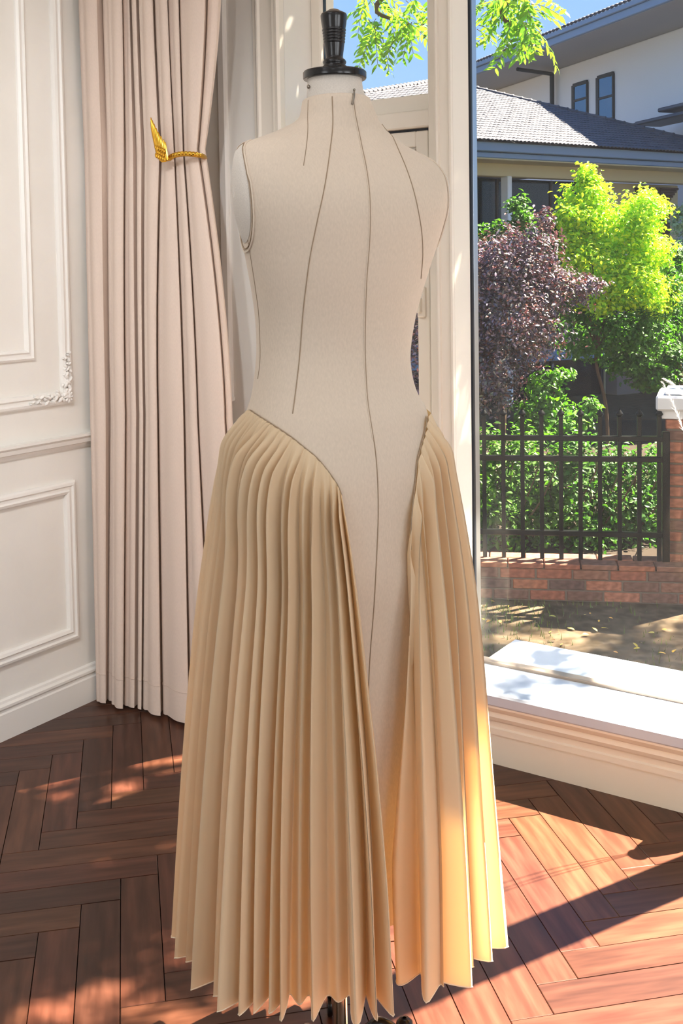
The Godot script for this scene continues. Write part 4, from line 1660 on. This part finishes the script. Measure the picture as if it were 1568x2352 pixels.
func pavilion() -> void:
	var e0 := at(1095, 320, 14.0)
	var e1 := at(1568, 350, 15.9)
	var along := Vector3(e1.x - e0.x, 0, e1.z - e0.z).normalized()
	var away := along.cross(Vector3.UP)
	if away.dot(fwd_dir) < 0:
		away = -away
	var top := (e0.y + e1.y) * 0.5
	var K := 0.636
	var o := thing("pavilion", "grey tiled hip roof house with dark glass walls behind the trees", "building", Vector3(e0.x, GROUND, e0.z))
	var inv := o.transform.affine_inverse()
	var frame := func(u: float, h: float, d: float) -> Transform3D:
		return inv * Transform3D(Basis(along, Vector3.UP, -away), Vector3(e0.x, h, e0.z) + along * u + away * d)
	var slab := func(called: String, u0: float, u1: float, h0: float, h1: float, d0: float, d1: float, m: Material, parent: Node3D = o) -> MeshInstance3D:
		var s_ := begin()
		u0 *= K
		u1 *= K
		d0 *= K
		d1 *= K
		if h0 != GROUND:
			h0 = top + (h0 - top) * K
		h1 = top + (h1 - top) * K
		box(s_, Vector3.ZERO, Vector3(u1 - u0, h1 - h0, d1 - d0), 0.01, frame.call((u0 + u1) / 2, (h0 + h1) / 2, (d0 + d1) / 2))
		return part(called, s_, m, parent)
	var u_l := -9.0
	var u_r := 7.2
	slab.call("fascia", u_l, u_r, top - 0.215, top - 0.01, 0.02, 0.16, M.fascia)
	slab.call("gutter", u_l, u_r, top - 0.34, top - 0.225, 0.10, 0.25, M.fascia)
	slab.call("soffit", u_l, u_r, top - 0.37, top - 0.33, 0.12, 1.6, M.beam)
	slab.call("beam", u_l, u_r, top - 0.64, top - 0.36, 0.75, 1.05, M.beam)
	slab.call("column", 1.36, 1.48, GROUND, top - 0.63, 0.70, 0.95, M.render)
	slab.call("cream_wall", 4.75, u_r, GROUND, top - 0.63, 1.3, 1.5, M.beam)
	slab.call("sill_band", -6.0, 4.7, top - 4.75, top - 4.5, 1.15, 1.45, M.fascia)
	slab.call("stone_pier", 4.75, 5.5, GROUND, top - 3.2, 0.9, 1.3, mat(Color(0.46, 0.41, 0.38), 0.8))
	var wall: MeshInstance3D = slab.call("glass_wall", u_l, 4.72, GROUND, top - 0.63, 1.35, 1.40, M.dark_glass)
	for u in [-5.0, -3.0, -1.0, 1.55, 3.1, 4.65]:
		slab.call("glazing_bar", u, u + 0.06, GROUND, top - 0.63, 1.30, 1.36, M.dark_frame, wall)
	slab.call("inner_back", u_l, u_r, GROUND, top - 0.7, 6.0, 6.2, M.dark_frame)
	# dark timber doorway under the eave
	var door: MeshInstance3D = slab.call("doorway", 5.81, 6.81, GROUND, top - 1.05, 1.18, 1.32, M.door_wood)
	for k in 5:
		slab.call("lintel_step", 5.71 + 0.03 * k, 6.28 - 0.02 * k, top - 0.72 - 0.06 * k - 0.055, top - 0.72 - 0.06 * k, 1.0 + 0.03 * k, 1.32, M.door_wood, door)
		slab.call("lintel_step", 6.32 + 0.02 * k, 6.91 - 0.03 * k, top - 0.72 - 0.06 * k - 0.055, top - 0.72 - 0.06 * k, 1.0 + 0.03 * k, 1.32, M.door_wood, door)
	# roof plane
	var pitch := deg_to_rad(21.0)
	var up_slope := (away * cos(pitch) + Vector3.UP * sin(pitch)).normalized()
	var nrm := (Vector3.UP * cos(pitch) - away * sin(pitch)).normalized()
	var p0 := Vector3(e0.x, top, e0.z) - away * 0.03
	var on_roof := func(px: float, py: float) -> Vector2:
		var p := on_plane(px, py, p0, nrm) - p0
		return Vector2(p.dot(along), p.dot(up_slope))
	var apex: Vector2 = on_roof.call(1012, 185)
	var hip_r: Vector2 = on_roof.call(1480, 297.5)
	var hip_l: Vector2 = on_roof.call(850, 212)
	var slope_r := (hip_r.x - apex.x) / (hip_r.y - apex.y)
	var slope_l := (hip_l.x - apex.x) / (hip_l.y - apex.y)
	var plane_at := func(u: float, s_: float, lift := 0.0) -> Vector3:
		return inv * (p0 + along * u + up_slope * s_ + nrm * lift)
	var u_at := func(s_: float, sl: float) -> float:
		return apex.x + (s_ - apex.y) * sl
	var d := begin()
	var ca: Vector3 = plane_at.call(u_at.call(0.0, slope_l), 0.0, -0.02)
	var cb: Vector3 = plane_at.call(u_at.call(0.0, slope_r), 0.0, -0.02)
	var cc: Vector3 = plane_at.call(apex.x, apex.y, -0.02)
	var cd: Vector3 = cc + inv.basis * away * 4.5 + Vector3(0, -1.7, 0)
	tri(d, ca, cb, cc, nrm)
	tri(d, cb, cd, cc, along)
	tri(d, ca, cd, cc, -along)
	tri(d, ca, cb, cd, Vector3.DOWN)
	var deck := part("roof", d, M.tiles[2], o)
	# tiles: arched across, overlapping up the slope
	var tw := 0.068
	var tl := 0.195
	var row_len := 0.160
	var tm := begin()
	var rows := []
	for e in [[0.0, 0.009], [1.0, 0.0]]:
		var line := PackedVector3Array()
		for k in 7:
			var a := k / 6.0
			line.append(Vector3((a - 0.5) * tw, e[1] + 0.015 * sin(PI * a), -e[0] * tl))
		rows.append(line)
	skin(tm, rows)
	var lip := []
	for k in 7:
		lip.append(rows[0][k])
	for k in 6:
		quad(tm, lip[k], lip[k + 1], lip[k + 1] + Vector3(0, -0.009, 0), lip[k] + Vector3(0, -0.012, 0), Vector3.BACK)
	var tile := tm.commit()
	var tb := Basis(along, nrm, -up_slope)
	var gen := RandomNumberGenerator.new()
	gen.seed = 3
	var spots := []
	var tint := PackedColorArray()
	var made := 0
	var r_n := 0
	while r_n * row_len < apex.y - 0.06:
		var s_ := r_n * row_len - 0.025
		var u: float = u_at.call(s_ + 0.1, slope_l) + 0.05
		u = ceilf(u / tw) * tw
		while u < u_at.call(s_ + 0.1, slope_r) - 0.05:
			var w := p0 + along * u + up_slope * s_
			var dx := (w - EYE).dot(right_dir) / (w - EYE).dot(fwd_dir) * FOCAL + MIDDLE.x
			if dx > 820 and dx < 1640:
				var t := inv * Transform3D(tb, p0 + along * u + up_slope * s_ + nrm * gen.randf_range(0.0, 0.004))
				if r_n < 6 and dx > 1090 and dx < 1572 and made < 290:
					put("roof_tile", tile, M.tiles[gen.randi() % 3], deck, t)
					made += 1
				else:
					spots.append(t)
					var g := gen.randf_range(0.85, 1.12)
					tint.append(Color(g, g, g))
			u += tw
		r_n += 1
	var tinted := mat(M.tiles[0].albedo_color, 0.7, 0.4)
	tinted.vertex_color_use_as_albedo = true
	swarm("more_roof_tiles", tile, spots, tint, tinted, deck)
	# hip tiles
	var hip := begin()
	lathe(hip, [Vector2(0.036, 0.0), Vector2(0.046, 0.012), Vector2(0.049, 0.032), Vector2(0.040, 0.04), Vector2(0.034, 0.19), Vector2(0.0, 0.19)], Vector3.ZERO, 14)
	var hip_m := hip.commit()
	for sl in [slope_r, slope_l]:
		var s_ := 0.0
		while s_ < apex.y:
			var w: Vector3 = plane_at.call(u_at.call(s_, sl), s_, 0.012)
			var w2: Vector3 = plane_at.call(u_at.call(s_ + 0.1, sl), s_ + 0.1, 0.012)
			var y := (w2 - w).normalized()
			var x := y.cross(Vector3.UP).normalized()
			var g: Vector3 = o.transform * w
			var dx := (g - EYE).dot(right_dir) / (g - EYE).dot(fwd_dir) * FOCAL + MIDDLE.x
			if dx > 820 and dx < 1600:
				put("hip_tile", hip_m, M.tiles[gen.randi() % 3], deck, Transform3D(Basis(x, y, x.cross(y)), w))
			s_ += 0.16 / sqrt(1.0 + sl * sl)

func far_house() -> void:
	var a := at(1095, 150, 22.6)
	var b := at(1480, 0, 17.3)
	var along := Vector3(b.x - a.x, 0, b.z - a.z).normalized()
	var o := thing("far_house", "white two storey house with a broad grey eave beyond the tiled roof", "building", Vector3(a.x, GROUND, a.z))
	var inv := o.transform.affine_inverse()
	var hs := a.y - 0.20
	var j0 := on_plane(1137.7, 207, Vector3(0, hs, 0), Vector3.UP)
	var j1 := on_plane(1568, 61.5, Vector3(0, hs, 0), Vector3.UP)
	var wdir := Vector3(j1.x - j0.x, 0, j1.z - j0.z).normalized()
	var out := wdir.cross(Vector3.UP)          # towards the viewer's left
	if out.dot(-right_dir) < 0:
		out = -out
	var bas := Basis(wdir, Vector3.UP, wdir.cross(Vector3.UP))
	var s := begin()
	var mid := (j0 + j1) * 0.5
	# wall block: 26 m along the view, 8 m deep
	var len_w := j0.distance_to(j1) + 12.0
	var cen := j0 + wdir * (len_w * 0.5 - 8.0)
	box(s, Vector3.ZERO, Vector3(len_w, hs - GROUND, 8.0), 0.02, inv * Transform3D(bas, Vector3(cen.x, (hs + GROUND) * 0.5, cen.z) - out * 4.0))
	part("wall", s, M.render, o)
	# soffit, fascia, roof edge
	var depth := (Vector3(a.x, 0, a.z) - Vector3(j0.x, 0, j0.z)).dot(out)
	s = begin()
	box(s, Vector3.ZERO, Vector3(len_w + 2, 0.05, depth + 0.3), 0.0, inv * Transform3D(bas, Vector3(cen.x, hs + 0.025, cen.z) + out * (depth * 0.5 - 0.15)))
	part("soffit", s, M.soffit, o)
	s = begin()
	box(s, Vector3.ZERO, Vector3(len_w + 2, 0.13, 0.08), 0.01, inv * Transform3D(bas, Vector3(cen.x, hs + 0.07, cen.z) + out * (depth + 0.02)))
	part("gutter", s, M.fascia, o)
	s = begin()
	box(s, Vector3.ZERO, Vector3(len_w + 2, 0.09, 0.09), 0.01, inv * Transform3D(bas, Vector3(cen.x, hs + 0.18, cen.z) + out * (depth + 0.06)))
	part("fascia", s, M.fascia, o)
	s = begin()
	box(s, Vector3.ZERO, Vector3(len_w + 2, 0.10, depth + 9.0), 0.0, inv * Transform3D(Basis(wdir, deg_to_rad(14.0) * signf(out.dot(bas.z))) * bas, Vector3(cen.x, hs + 1.30, cen.z) + out * (depth * 0.5 - 4.4)))
	var roof := part("roof", s, M.tiles[2], o)
	# rounded tile ends along the roof edge
	var tm := begin()
	ball(tm, Vector3.ZERO, Vector3(0.055, 0.045, 0.12), 10)
	var end_m := tm.commit()
	var k := 0.0
	while k < len_w and roof.get_child_count() < 200:
		var p := Vector3(cen.x, hs + 0.24, cen.z) + wdir * (k - len_w * 0.5) + out * (depth + 0.02)
		var v := p - EYE
		if v.dot(fwd_dir) > 5.0:
			var dx := v.dot(right_dir) / v.dot(fwd_dir) * FOCAL + MIDDLE.x
			if dx > 1080 and dx < 1600:
				put("edge_tile", end_m, M.tiles[0], roof, inv * Transform3D(bas, p))
		k += 0.12
	# windows
	for w in [[1319, 1350.5, 197, 187, 272], [1375, 1410.5, 179, 168.5, 282]]:
		var tl := on_plane(w[0], w[2], j0, out)
		var tr := on_plane(w[1], w[3], j0, out)
		var bl := on_plane(w[0], w[4], j0, out)
		var wd := (tr - tl).dot(wdir)
		var cu := (tl + wdir * wd * 0.5)
		var hh := tl.y - bl.y
		s = begin()
		var fr := func(u: float, h: float, sx: float, sy: float) -> void:
			box(s, Vector3.ZERO, Vector3(absf(sx), sy, 0.10), 0.005, inv * Transform3D(bas, Vector3(cu.x, tl.y - hh * 0.5 + h, cu.z) + wdir * u + out * 0.0))
		var aw := absf(wd)
		fr.call(-aw * 0.5, 0.0, 0.09, hh)
		fr.call(aw * 0.5, 0.0, 0.03, hh)
		fr.call(0.0, hh * 0.5, aw, 0.07)
		fr.call(0.0, -hh * 0.5, aw, 0.07)
		fr.call(0.0, hh * 0.02, aw, 0.045)
		var win := part("window", s, M.dark_frame, o)
		s = begin()
		box(s, Vector3.ZERO, Vector3(aw, hh, 0.05), 0.0, inv * Transform3D(bas, Vector3(cu.x, tl.y - hh * 0.5, cu.z) + out * 0.01))
		part("pane", s, M.sky_glass, win)
	# downpipe
	s = begin()
	var d0 := on_plane(1267, 170, j0 + out * 0.12, out)
	var d1 := on_plane(1267, 300, j0 + out * 0.12, out)
	var d2 := on_plane(1188, 159, Vector3(0, hs - 0.12, 0), Vector3.UP)
	tube(s, PackedVector3Array([inv * d2, inv * d0]), [0.04], 8)
	tube(s, PackedVector3Array([inv * d0, inv * Vector3(d0.x, d1.y - 1.0, d0.z)]), [0.05], 8)
	part("downpipe", s, M.dark_frame, o)
	# low slate roof against the wall, at the right edge
	s = begin()
	var q0 := on_plane(1486, 286, j0 + out * 0.5, out)
	for e in [[0.0, 0.0, 0.55], [0.5, 0.16, 0.35]]:
		box(s, Vector3.ZERO, Vector3(4.0, 0.07, e[2]), 0.02, inv * Transform3D(bas, q0 + wdir * ((2.0 + e[0]) * signf(wdir.dot(-fwd_dir))) + Vector3(0, e[1], 0)))
	part("lean_to_roof", s, M.slate, o)

# leaves strewn through ellipsoid clusters: [centre, radii, how many]
func foliage(called: String, parent: Node3D, clusters: Array, mesh: Mesh, size: Vector2, m: Material, tones: Array, seed_: int, shell := 0.6) -> void:
	var gen := RandomNumberGenerator.new()
	gen.seed = seed_
	var spots := []
	var tint := PackedColorArray()
	for c in clusters:
		# twig ends gather the leaves into tufts
		var tufts := []
		for k in maxi(4, int(c[2] / 26.0)):
			var dirt := Vector3(gen.randfn(), gen.randfn(), gen.randfn()).normalized()
			tufts.append(dirt * lerpf(pow(gen.randf(), 0.4), 1.0, 0.35))
		for k in int(c[2] * 2.3):
			var dirv := Vector3(gen.randfn(), gen.randfn(), gen.randfn()).normalized()
			if gen.randf() < 0.62:
				dirv = tufts[gen.randi() % tufts.size()] + Vector3(gen.randfn(), gen.randfn(), gen.randfn()) * 0.15
			var r := 1.0 if dirv.length() != 1.0 and absf(dirv.length() - 1.0) > 0.0001 else lerpf(pow(gen.randf(), 0.45), 1.0, shell * gen.randf())
			var p: Vector3 = c[0] + dirv * r * c[1] * (1.0 + 0.16 * sin(dirv.x * 9.0 + dirv.y * 7.0) + 0.10 * sin(dirv.x * 23.0 - dirv.y * 19.0 + dirv.z * 15.0))
			var face := (dirv + Vector3(gen.randfn(), gen.randfn() + 1.2, gen.randfn()) * 0.7).normalized()
			var x := face.cross(Vector3(gen.randfn(), gen.randfn(), gen.randfn())).normalized()
			var sc := gen.randf_range(size.x, size.y) * 0.62
			spots.append(Transform3D(Basis(x, face, x.cross(face)).scaled_local(Vector3.ONE * sc), p))
			var t: Color = tones[gen.randi() % tones.size()]
			var g := gen.randf_range(0.8, 1.2)
			tint.append(Color(t.r * g, t.g * g, t.b * g))
	swarm(called, mesh, spots, tint, m, parent)

func limb(s: SurfaceTool, pts: Array, r0: float, r1: float) -> void:
	var path := PackedVector3Array()
	var radii := []
	for k in 17:
		path.append(catmull(pts, k / 16.0))
		radii.append(lerpf(r0, r1, k / 16.0))
	tube(s, path, radii, 8)

func blob(px: float, py: float, depth: float, rx: float, ry: float, rz: float, n: int, origin: Vector3) -> Array:
	# radii across and up given in picture pixels at that depth
	var k := depth / FOCAL
	return [at(px, py, depth) - origin, Vector3(rx * k, ry * k, rz), n]

func garden() -> void:
	var leaf_a := leaf_mesh(0.55, 0.25)
	var leaf_b := leaf_mesh(0.42, 0.2)
	# purple leaved plum by the post
	var p := at(1085, 1250, 8.0)
	p.y = GROUND
	var o := thing("plum_tree", "purple leaved tree with glinting dark leaves beside the window post", "tree", p)
	var s := begin()
	limb(s, [Vector3.ZERO, Vector3(0.02, 0.6, 0), at(1090, 800, 8.0) - p], 0.06, 0.03)
	part("trunk", s, M.bark, o)
	s = begin()
	for q in [[1150, 600, 8.0], [1220, 540, 8.1], [1200, 700, 7.9], [1030, 600, 8.1], [960, 780, 8.2], [1240, 760, 8.0]]:
		limb(s, [Vector3(0.02, 0.75, 0), (at(1090, 800, 8.0) - p).lerp(at(q[0], q[1], q[2]) - p, 0.35), at(q[0], q[1], q[2]) - p], 0.022, 0.006)
	part("branches", s, M.bark, o)
	foliage("crown", o, [blob(1150, 620, 8.0, 85, 90, 0.3, 1500, p), blob(1225, 580, 8.1, 65, 75, 0.25, 800, p), blob(1190, 740, 8.0, 110, 110, 0.35, 2200, p), blob(1130, 850, 8.0, 75, 100, 0.3, 1500, p), blob(1285, 660, 8.0, 70, 50, 0.2, 650, p), blob(1330, 655, 8.0, 55, 26, 0.15, 200, p), blob(980, 800, 8.2, 110, 140, 0.35, 1800, p), blob(1255, 505, 8.1, 22, 26, 0.1, 120, p), blob(1080, 680, 8.1, 90, 140, 0.3, 1500, p)], leaf_b, Vector2(0.035, 0.075), M.leaf_plum, [Color(1, 1, 1), Color(0.7, 0.75, 0.85), Color(2.2, 2.3, 2.6), Color(1.7, 0.95, 0.6), Color(0.9, 1.3, 0.9), Color(0.8, 0.8, 0.9)], 101)  # the palest tint paints glints of light onto some leaves

	# small green tree behind it
	p = at(1150, 1200, 9.6)
	p.y = GROUND
	o = thing("green_sapling", "small green tree poking out above the purple leaved one", "tree", p)
	s = begin()
	limb(s, [Vector3.ZERO, at(1160, 700, 9.6) - p, at(1150, 560, 9.6) - p], 0.04, 0.012)
	part("trunk", s, M.bark, o)
	foliage("crown", o, [blob(1135, 545, 9.6, 42, 36, 0.2, 420, p), blob(1195, 500, 9.6, 24, 50, 0.15, 260, p), blob(1245, 540, 9.4, 35, 40, 0.15, 240, p)], leaf_a, Vector2(0.05, 0.10), M.leaf_green, [Color(1, 1, 1), Color(1.3, 1.25, 0.9)], 102)

	# bright yellow green tree
	p = at(1395, 1000, 9.4)
	p.y = GROUND
	o = thing("bright_tree", "bright yellow green sunlit tree in front of the dark glass house", "tree", p)
	s = begin()
	limb(s, [Vector3.ZERO, at(1392, 940, 9.4) - p, at(1368, 830, 9.4) - p, at(1372, 720, 9.4) - p, at(1350, 600, 9.4) - p], 0.018, 0.010)
	part("trunk", s, M.bark, o)
	s = begin()
	for q in [[1350, 440, 9.4], [1310, 570, 9.3], [1480, 520, 9.5], [1500, 680, 9.4], [1440, 600, 9.3], [1300, 690, 9.4]]:
		limb(s, [at(1368, 800, 9.4) - p, (at(1370, 760, 9.4) - p).lerp(at(q[0], q[1], q[2]) - p, 0.5), at(q[0], q[1], q[2]) - p], 0.010, 0.004)
	part("branches", s, M.bark, o)
	foliage("crown", o, [blob(1352, 410, 9.4, 26, 32, 0.15, 260, p), blob(1352, 450, 9.4, 55, 42, 0.2, 560, p), blob(1325, 500, 9.3, 50, 40, 0.22, 500, p), blob(1400, 530, 9.4, 75, 60, 0.3, 1050, p), blob(1478, 490, 9.4, 58, 52, 0.3, 700, p), blob(1500, 465, 9.4, 26, 26, 0.2, 160, p), blob(1480, 570, 9.4, 65, 55, 0.3, 800, p), blob(1360, 610, 9.3, 75, 60, 0.3, 1000, p), blob(1440, 650, 9.3, 85, 60, 0.3, 1050, p), blob(1320, 560, 9.3, 45, 40, 0.2, 380, p), blob(1380, 690, 9.3, 75, 40, 0.3, 650, p), blob(1490, 680, 9.4, 60, 50, 0.3, 560, p)], leaf_a, Vector2(0.042, 0.088), M.leaf_bright, [Color(1, 1, 1), Color(1.2, 1.05, 0.8), Color(0.8, 0.95, 1.0), Color(0.5, 0.75, 0.9), Color(0.4, 0.65, 0.8)], 103)

	foliage("lower_crown", o, [blob(1350, 770, 9.4, 75, 55, 0.3, 520, p), blob(1440, 760, 9.3, 70, 50, 0.3, 480, p), blob(1510, 760, 9.4, 50, 60, 0.3, 420, p), blob(1320, 700, 9.3, 40, 50, 0.2, 300, p), blob(1545, 660, 9.5, 30, 70, 0.2, 260, p)], leaf_a, Vector2(0.042, 0.088), M.leaf_green, [Color(1, 1, 1), Color(1.25, 1.3, 0.9), Color(0.8, 0.9, 0.9)], 133)
	# darker green tree behind, right
	p = at(1560, 1100, 10.6)
	p.y = GROUND
	o = thing("dark_tree", "darker green tree with drooping boughs above the brick pillar", "tree", p)
	s = begin()
	limb(s, [Vector3.ZERO, at(1562, 900, 10.6) - p, at(1540, 740, 10.6) - p], 0.06, 0.03)
	part("trunk", s, M.bark, o)
	foliage("crown", o, [blob(1500, 810, 10.4, 85, 50, 0.35, 1100, p), blob(1545, 740, 10.6, 60, 80, 0.4, 900, p), blob(1440, 830, 10.3, 55, 34, 0.25, 480, p), blob(1510, 870, 10.3, 55, 34, 0.25, 450, p), blob(1425, 760, 10.2, 60, 40, 0.3, 500, p), blob(1565, 620, 10.8, 40, 60, 0.3, 400, p), blob(1320, 770, 10.0, 60, 40, 0.3, 420, p)], leaf_a, Vector2(0.05, 0.11), M.leaf_green, [Color(1, 1, 1), Color(1.2, 1.3, 1.0), Color(0.75, 0.9, 0.95)], 104)
	p = at(1590, 1000, 12.5)
	p.y = GROUND
	o = thing("pale_shrub", "pale grey green shrub at the right edge before the doorway", "shrub", p)
	s = begin()
	limb(s, [Vector3.ZERO, at(1585, 700, 12.5) - p, at(1575, 520, 12.5) - p], 0.05, 0.015)
	part("stem", s, M.bark, o)
	foliage("leaves", o, [blob(1568, 500, 12.5, 26, 34, 0.2, 240, p), blob(1575, 560, 12.5, 34, 45, 0.2, 320, p)], leaf_b, Vector2(0.05, 0.10), leafy(Color(0.55, 0.66, 0.52), Color(0.4, 0.5, 0.3)), [Color(1, 1, 1)], 105)

	# shrubs behind the railing
	var rows := [[1140, 1120, 7.3, 75, 130, 900], [1235, 1130, 7.4, 75, 120, 850], [1330, 1140, 7.4, 75, 115, 820], [1425, 1150, 7.5, 75, 110, 800], [1510, 1160, 7.6, 70, 105, 650]]
	var words := ["sunlit yellow green shrub behind the railing next to the window post", "green shrub behind the railing below the tall leafy sprig", "green shrub behind the middle of the railing", "green shrub behind the railing under the tree trunk", "deep green shrub behind the railing next to the brick pillar"]
	for k in rows.size():
		var r: Array = rows[k]
		p = at(r[0], 1290, r[2])
		p.y = GROUND
		o = thing("shrub", words[k], "shrub", p, "shrubs behind the railing")
		s = begin()
		for e in 7:
			var x := (e - 3) * 0.05
			limb(s, [Vector3(x * 0.3, 0, 0), Vector3(x * 2.0, 0.35, 0.04 * sin(e * 2.0)), Vector3(x * 3.0, 0.62, 0.06 * cos(e * 3.0))], 0.008, 0.003)
		part("stem", s, M.bark, o, "stuff")
		foliage("leaves", o, [blob(r[0], r[1], r[2], r[3], r[4], 0.28, r[5], p), blob(r[0] + 12, r[1] + 85, r[2] - 0.1, r[3], 60, 0.25, r[5] * 0.45, p), blob(r[0] - 20, r[1] - 80, r[2], r[3] * 0.6, 60, 0.2, r[5] * 0.35, p)], leaf_a, Vector2(0.035, 0.085), M.leaf_green, [[Color(1.5, 1.45, 0.8), Color(1.2, 1.2, 0.9), Color(1, 1, 1)], [Color(1, 1, 1), Color(1.4, 1.35, 0.9)], [Color(1, 1, 1), Color(0.85, 1.0, 1.0)], [Color(1, 1, 1), Color(0.8, 1.0, 1.1)], [Color(0.9, 1, 1), Color(1.1, 1.2, 1.0)]][k], 110 + k)
	p = at(1240, 1200, 7.9)
	p.y = GROUND
	o = thing("leafy_sprig", "tall light green sprig rising above the railing before the dark glass", "shrub", p)
	s = begin()
	limb(s, [Vector3.ZERO, at(1245, 1000, 7.9) - p, at(1285, 870, 7.9) - p], 0.02, 0.006)
	limb(s, [at(1245, 1010, 7.9) - p, at(1230, 950, 7.9) - p, at(1240, 880, 7.9) - p], 0.012, 0.005)
	part("stem", s, M.bark, o)
	foliage("leaves", o, [blob(1250, 890, 7.9, 45, 40, 0.15, 330, p), blob(1285, 865, 7.9, 26, 22, 0.1, 110, p), blob(1250, 955, 7.9, 70, 45, 0.2, 480, p), blob(1355, 935, 7.8, 22, 24, 0.1, 100, p), blob(1320, 970, 7.7, 50, 26, 0.15, 200, p)], leaf_a, Vector2(0.04, 0.09), M.leaf_green, [Color(1.4, 1.5, 1.0), Color(1, 1.1, 1), Color(1.7, 1.6, 0.9)], 121)

# the tree that leans over the windows: two of its sprays hang into the picture, the rest shades the room
func overhead_tree() -> void:
	var foot := Vector3(2.2, GROUND, -2.35)
	var o := thing("overhanging_tree", "leafy branch with feathery leaflets hanging across the sky at the top", "tree", foot)
	var s := begin()
	limb(s, [Vector3.ZERO, Vector3(0.05, 1.6, 0.0), Vector3(-0.05, 3.2, 0.1), Vector3(-0.2, 4.4, 0.2)], 0.10, 0.05)
	part("trunk", s, M.bark, o)
	var gen := RandomNumberGenerator.new()
	gen.seed = 61
	var leaflet := leaf_mesh(0.30, 0.15)
	var spots := []
	var tint := PackedColorArray()
	var twigs := begin()
	# compound leaf: leaflets in pairs along a drooping stalk
	var frond := func(p: Vector3, dirv: Vector3, ln: float, fl: float) -> void:
		var side := dirv.cross(Vector3(gen.randfn() * 0.4, 1, gen.randfn() * 0.4)).normalized()
		var nup := side.cross(dirv).normalized()
		var n := 6
		var path := PackedVector3Array()
		for k in n + 1:
			var t := k / float(n)
			var q := p + dirv * ln * t + Vector3(0, -0.35 * ln * t * t, 0)
			path.append(q)
			if k == 0:
				continue
			for sg in [-1.0, 1.0]:
				var x: Vector3 = (dirv * 0.75 + side * sg + Vector3(0, -0.35, 0) + nup * gen.randf_range(-0.3, 0.3)).normalized()
				var y: Vector3 = (nup + Vector3(gen.randfn(), gen.randfn(), gen.randfn()) * 0.35).normalized()
				var z: Vector3 = x.cross(y).normalized()
				y = z.cross(x)
				spots.append(Transform3D(Basis(x, y, z).scaled_local(Vector3.ONE * fl * gen.randf_range(0.8, 1.15)), q))
				var g := gen.randf_range(0.75, 1.25)
				tint.append(Color(g * gen.randf_range(0.9, 1.3), g, g * gen.randf_range(0.6, 1.2)))
		tube(twigs, path, [0.0022, 0.0012], 4)
	# the two sprays in the picture
	for q in [[905, 40, 4.9, 75, 60, 17], [870, 20, 4.9, 40, 50, 7], [955, 55, 4.9, 35, 55, 8], [880, 85, 4.9, 40, 30, 6], [1165, 40, 4.7, 70, 60, 17], [1215, 30, 4.6, 40, 45, 9], [1210, 85, 4.6, 40, 30, 7], [1130, 20, 4.8, 40, 50, 8]]:
		for k in q[5]:
			var c := at(q[0] + gen.randf_range(-1, 1) * q[3], q[1] + gen.randf_range(-1.0, 1) * q[4] - 20, q[2] + gen.randf_range(-0.15, 0.15)) - foot
			frond.call(c, (right_dir * gen.randf_range(-1, 1) + Vector3(0, gen.randf_range(-1.0, 0.0), 0) + fwd_dir * gen.randf_range(-0.6, 0.6)).normalized(), 0.12, 0.052)
	var boughs := begin()
	var fork := Vector3(-0.1, 3.6, 0.12)
	for q in [[900, -30, 4.9], [1180, -20, 4.7]]:
		var e := at(q[0], q[1], q[2]) - foot
		limb(boughs, [fork, fork.lerp(e, 0.5) + Vector3(0, 0.45, 0), e, e + Vector3(0, -0.15, 0)], 0.03, 0.006)
	for q in CANOPY:
		var e: Vector3 = q[0] - foot
		limb(boughs, [Vector3(-0.1, 3.2, 0.1), Vector3(-0.1, 3.2, 0.1).lerp(e, 0.5) + Vector3(0, 0.2, 0), e], 0.03, 0.008)
		for k in int(q[2]):
			var dirv := Vector3(gen.randfn(), gen.randfn(), gen.randfn()).normalized()
			frond.call(e + dirv * q[1] * pow(gen.randf(), 0.5), Vector3(gen.randfn(), -0.2, gen.randfn()).normalized(), 0.20, 0.085)
	part("bough", boughs, M.bark, o)
	part("twigs", twigs, M.bark, o, "stuff")
	swarm("leaflets", leaflet, spots, tint, M.leaf_ash, o)

# canopy clumps out of the picture: [centre, radius, fronds]
var CANOPY := [[Vector3(2.35, 4.1, -1.36), 0.4, 70], [Vector3(2.75, 4.0, -2.85), 0.3, 36], [Vector3(2.25, 4.1, -1.8), 0.4, 90], [Vector3(1.9, 4.0, -1.6), 0.55, 160], [Vector3(1.4, 4.1, -1.5), 0.5, 110], [Vector3(2.4, 4.2, -1.9), 0.5, 45], [Vector3(1.2, 3.7, -1.1), 0.4, 40], [Vector3(1.7, 3.7, -1.1), 0.4, 90], [Vector3(2.4, 4.8, -5.2), 0.85, 150], [Vector3(3.0, 4.8, -5.9), 0.85, 150], [Vector3(1.9, 4.7, -4.7), 0.7, 120], [Vector3(3.0, 4.7, -4.6), 0.8, 130], [Vector3(1.2, 4.3, -1.8), 0.5, 45], [Vector3(0.8, 3.9, -1.0), 0.4, 30]]
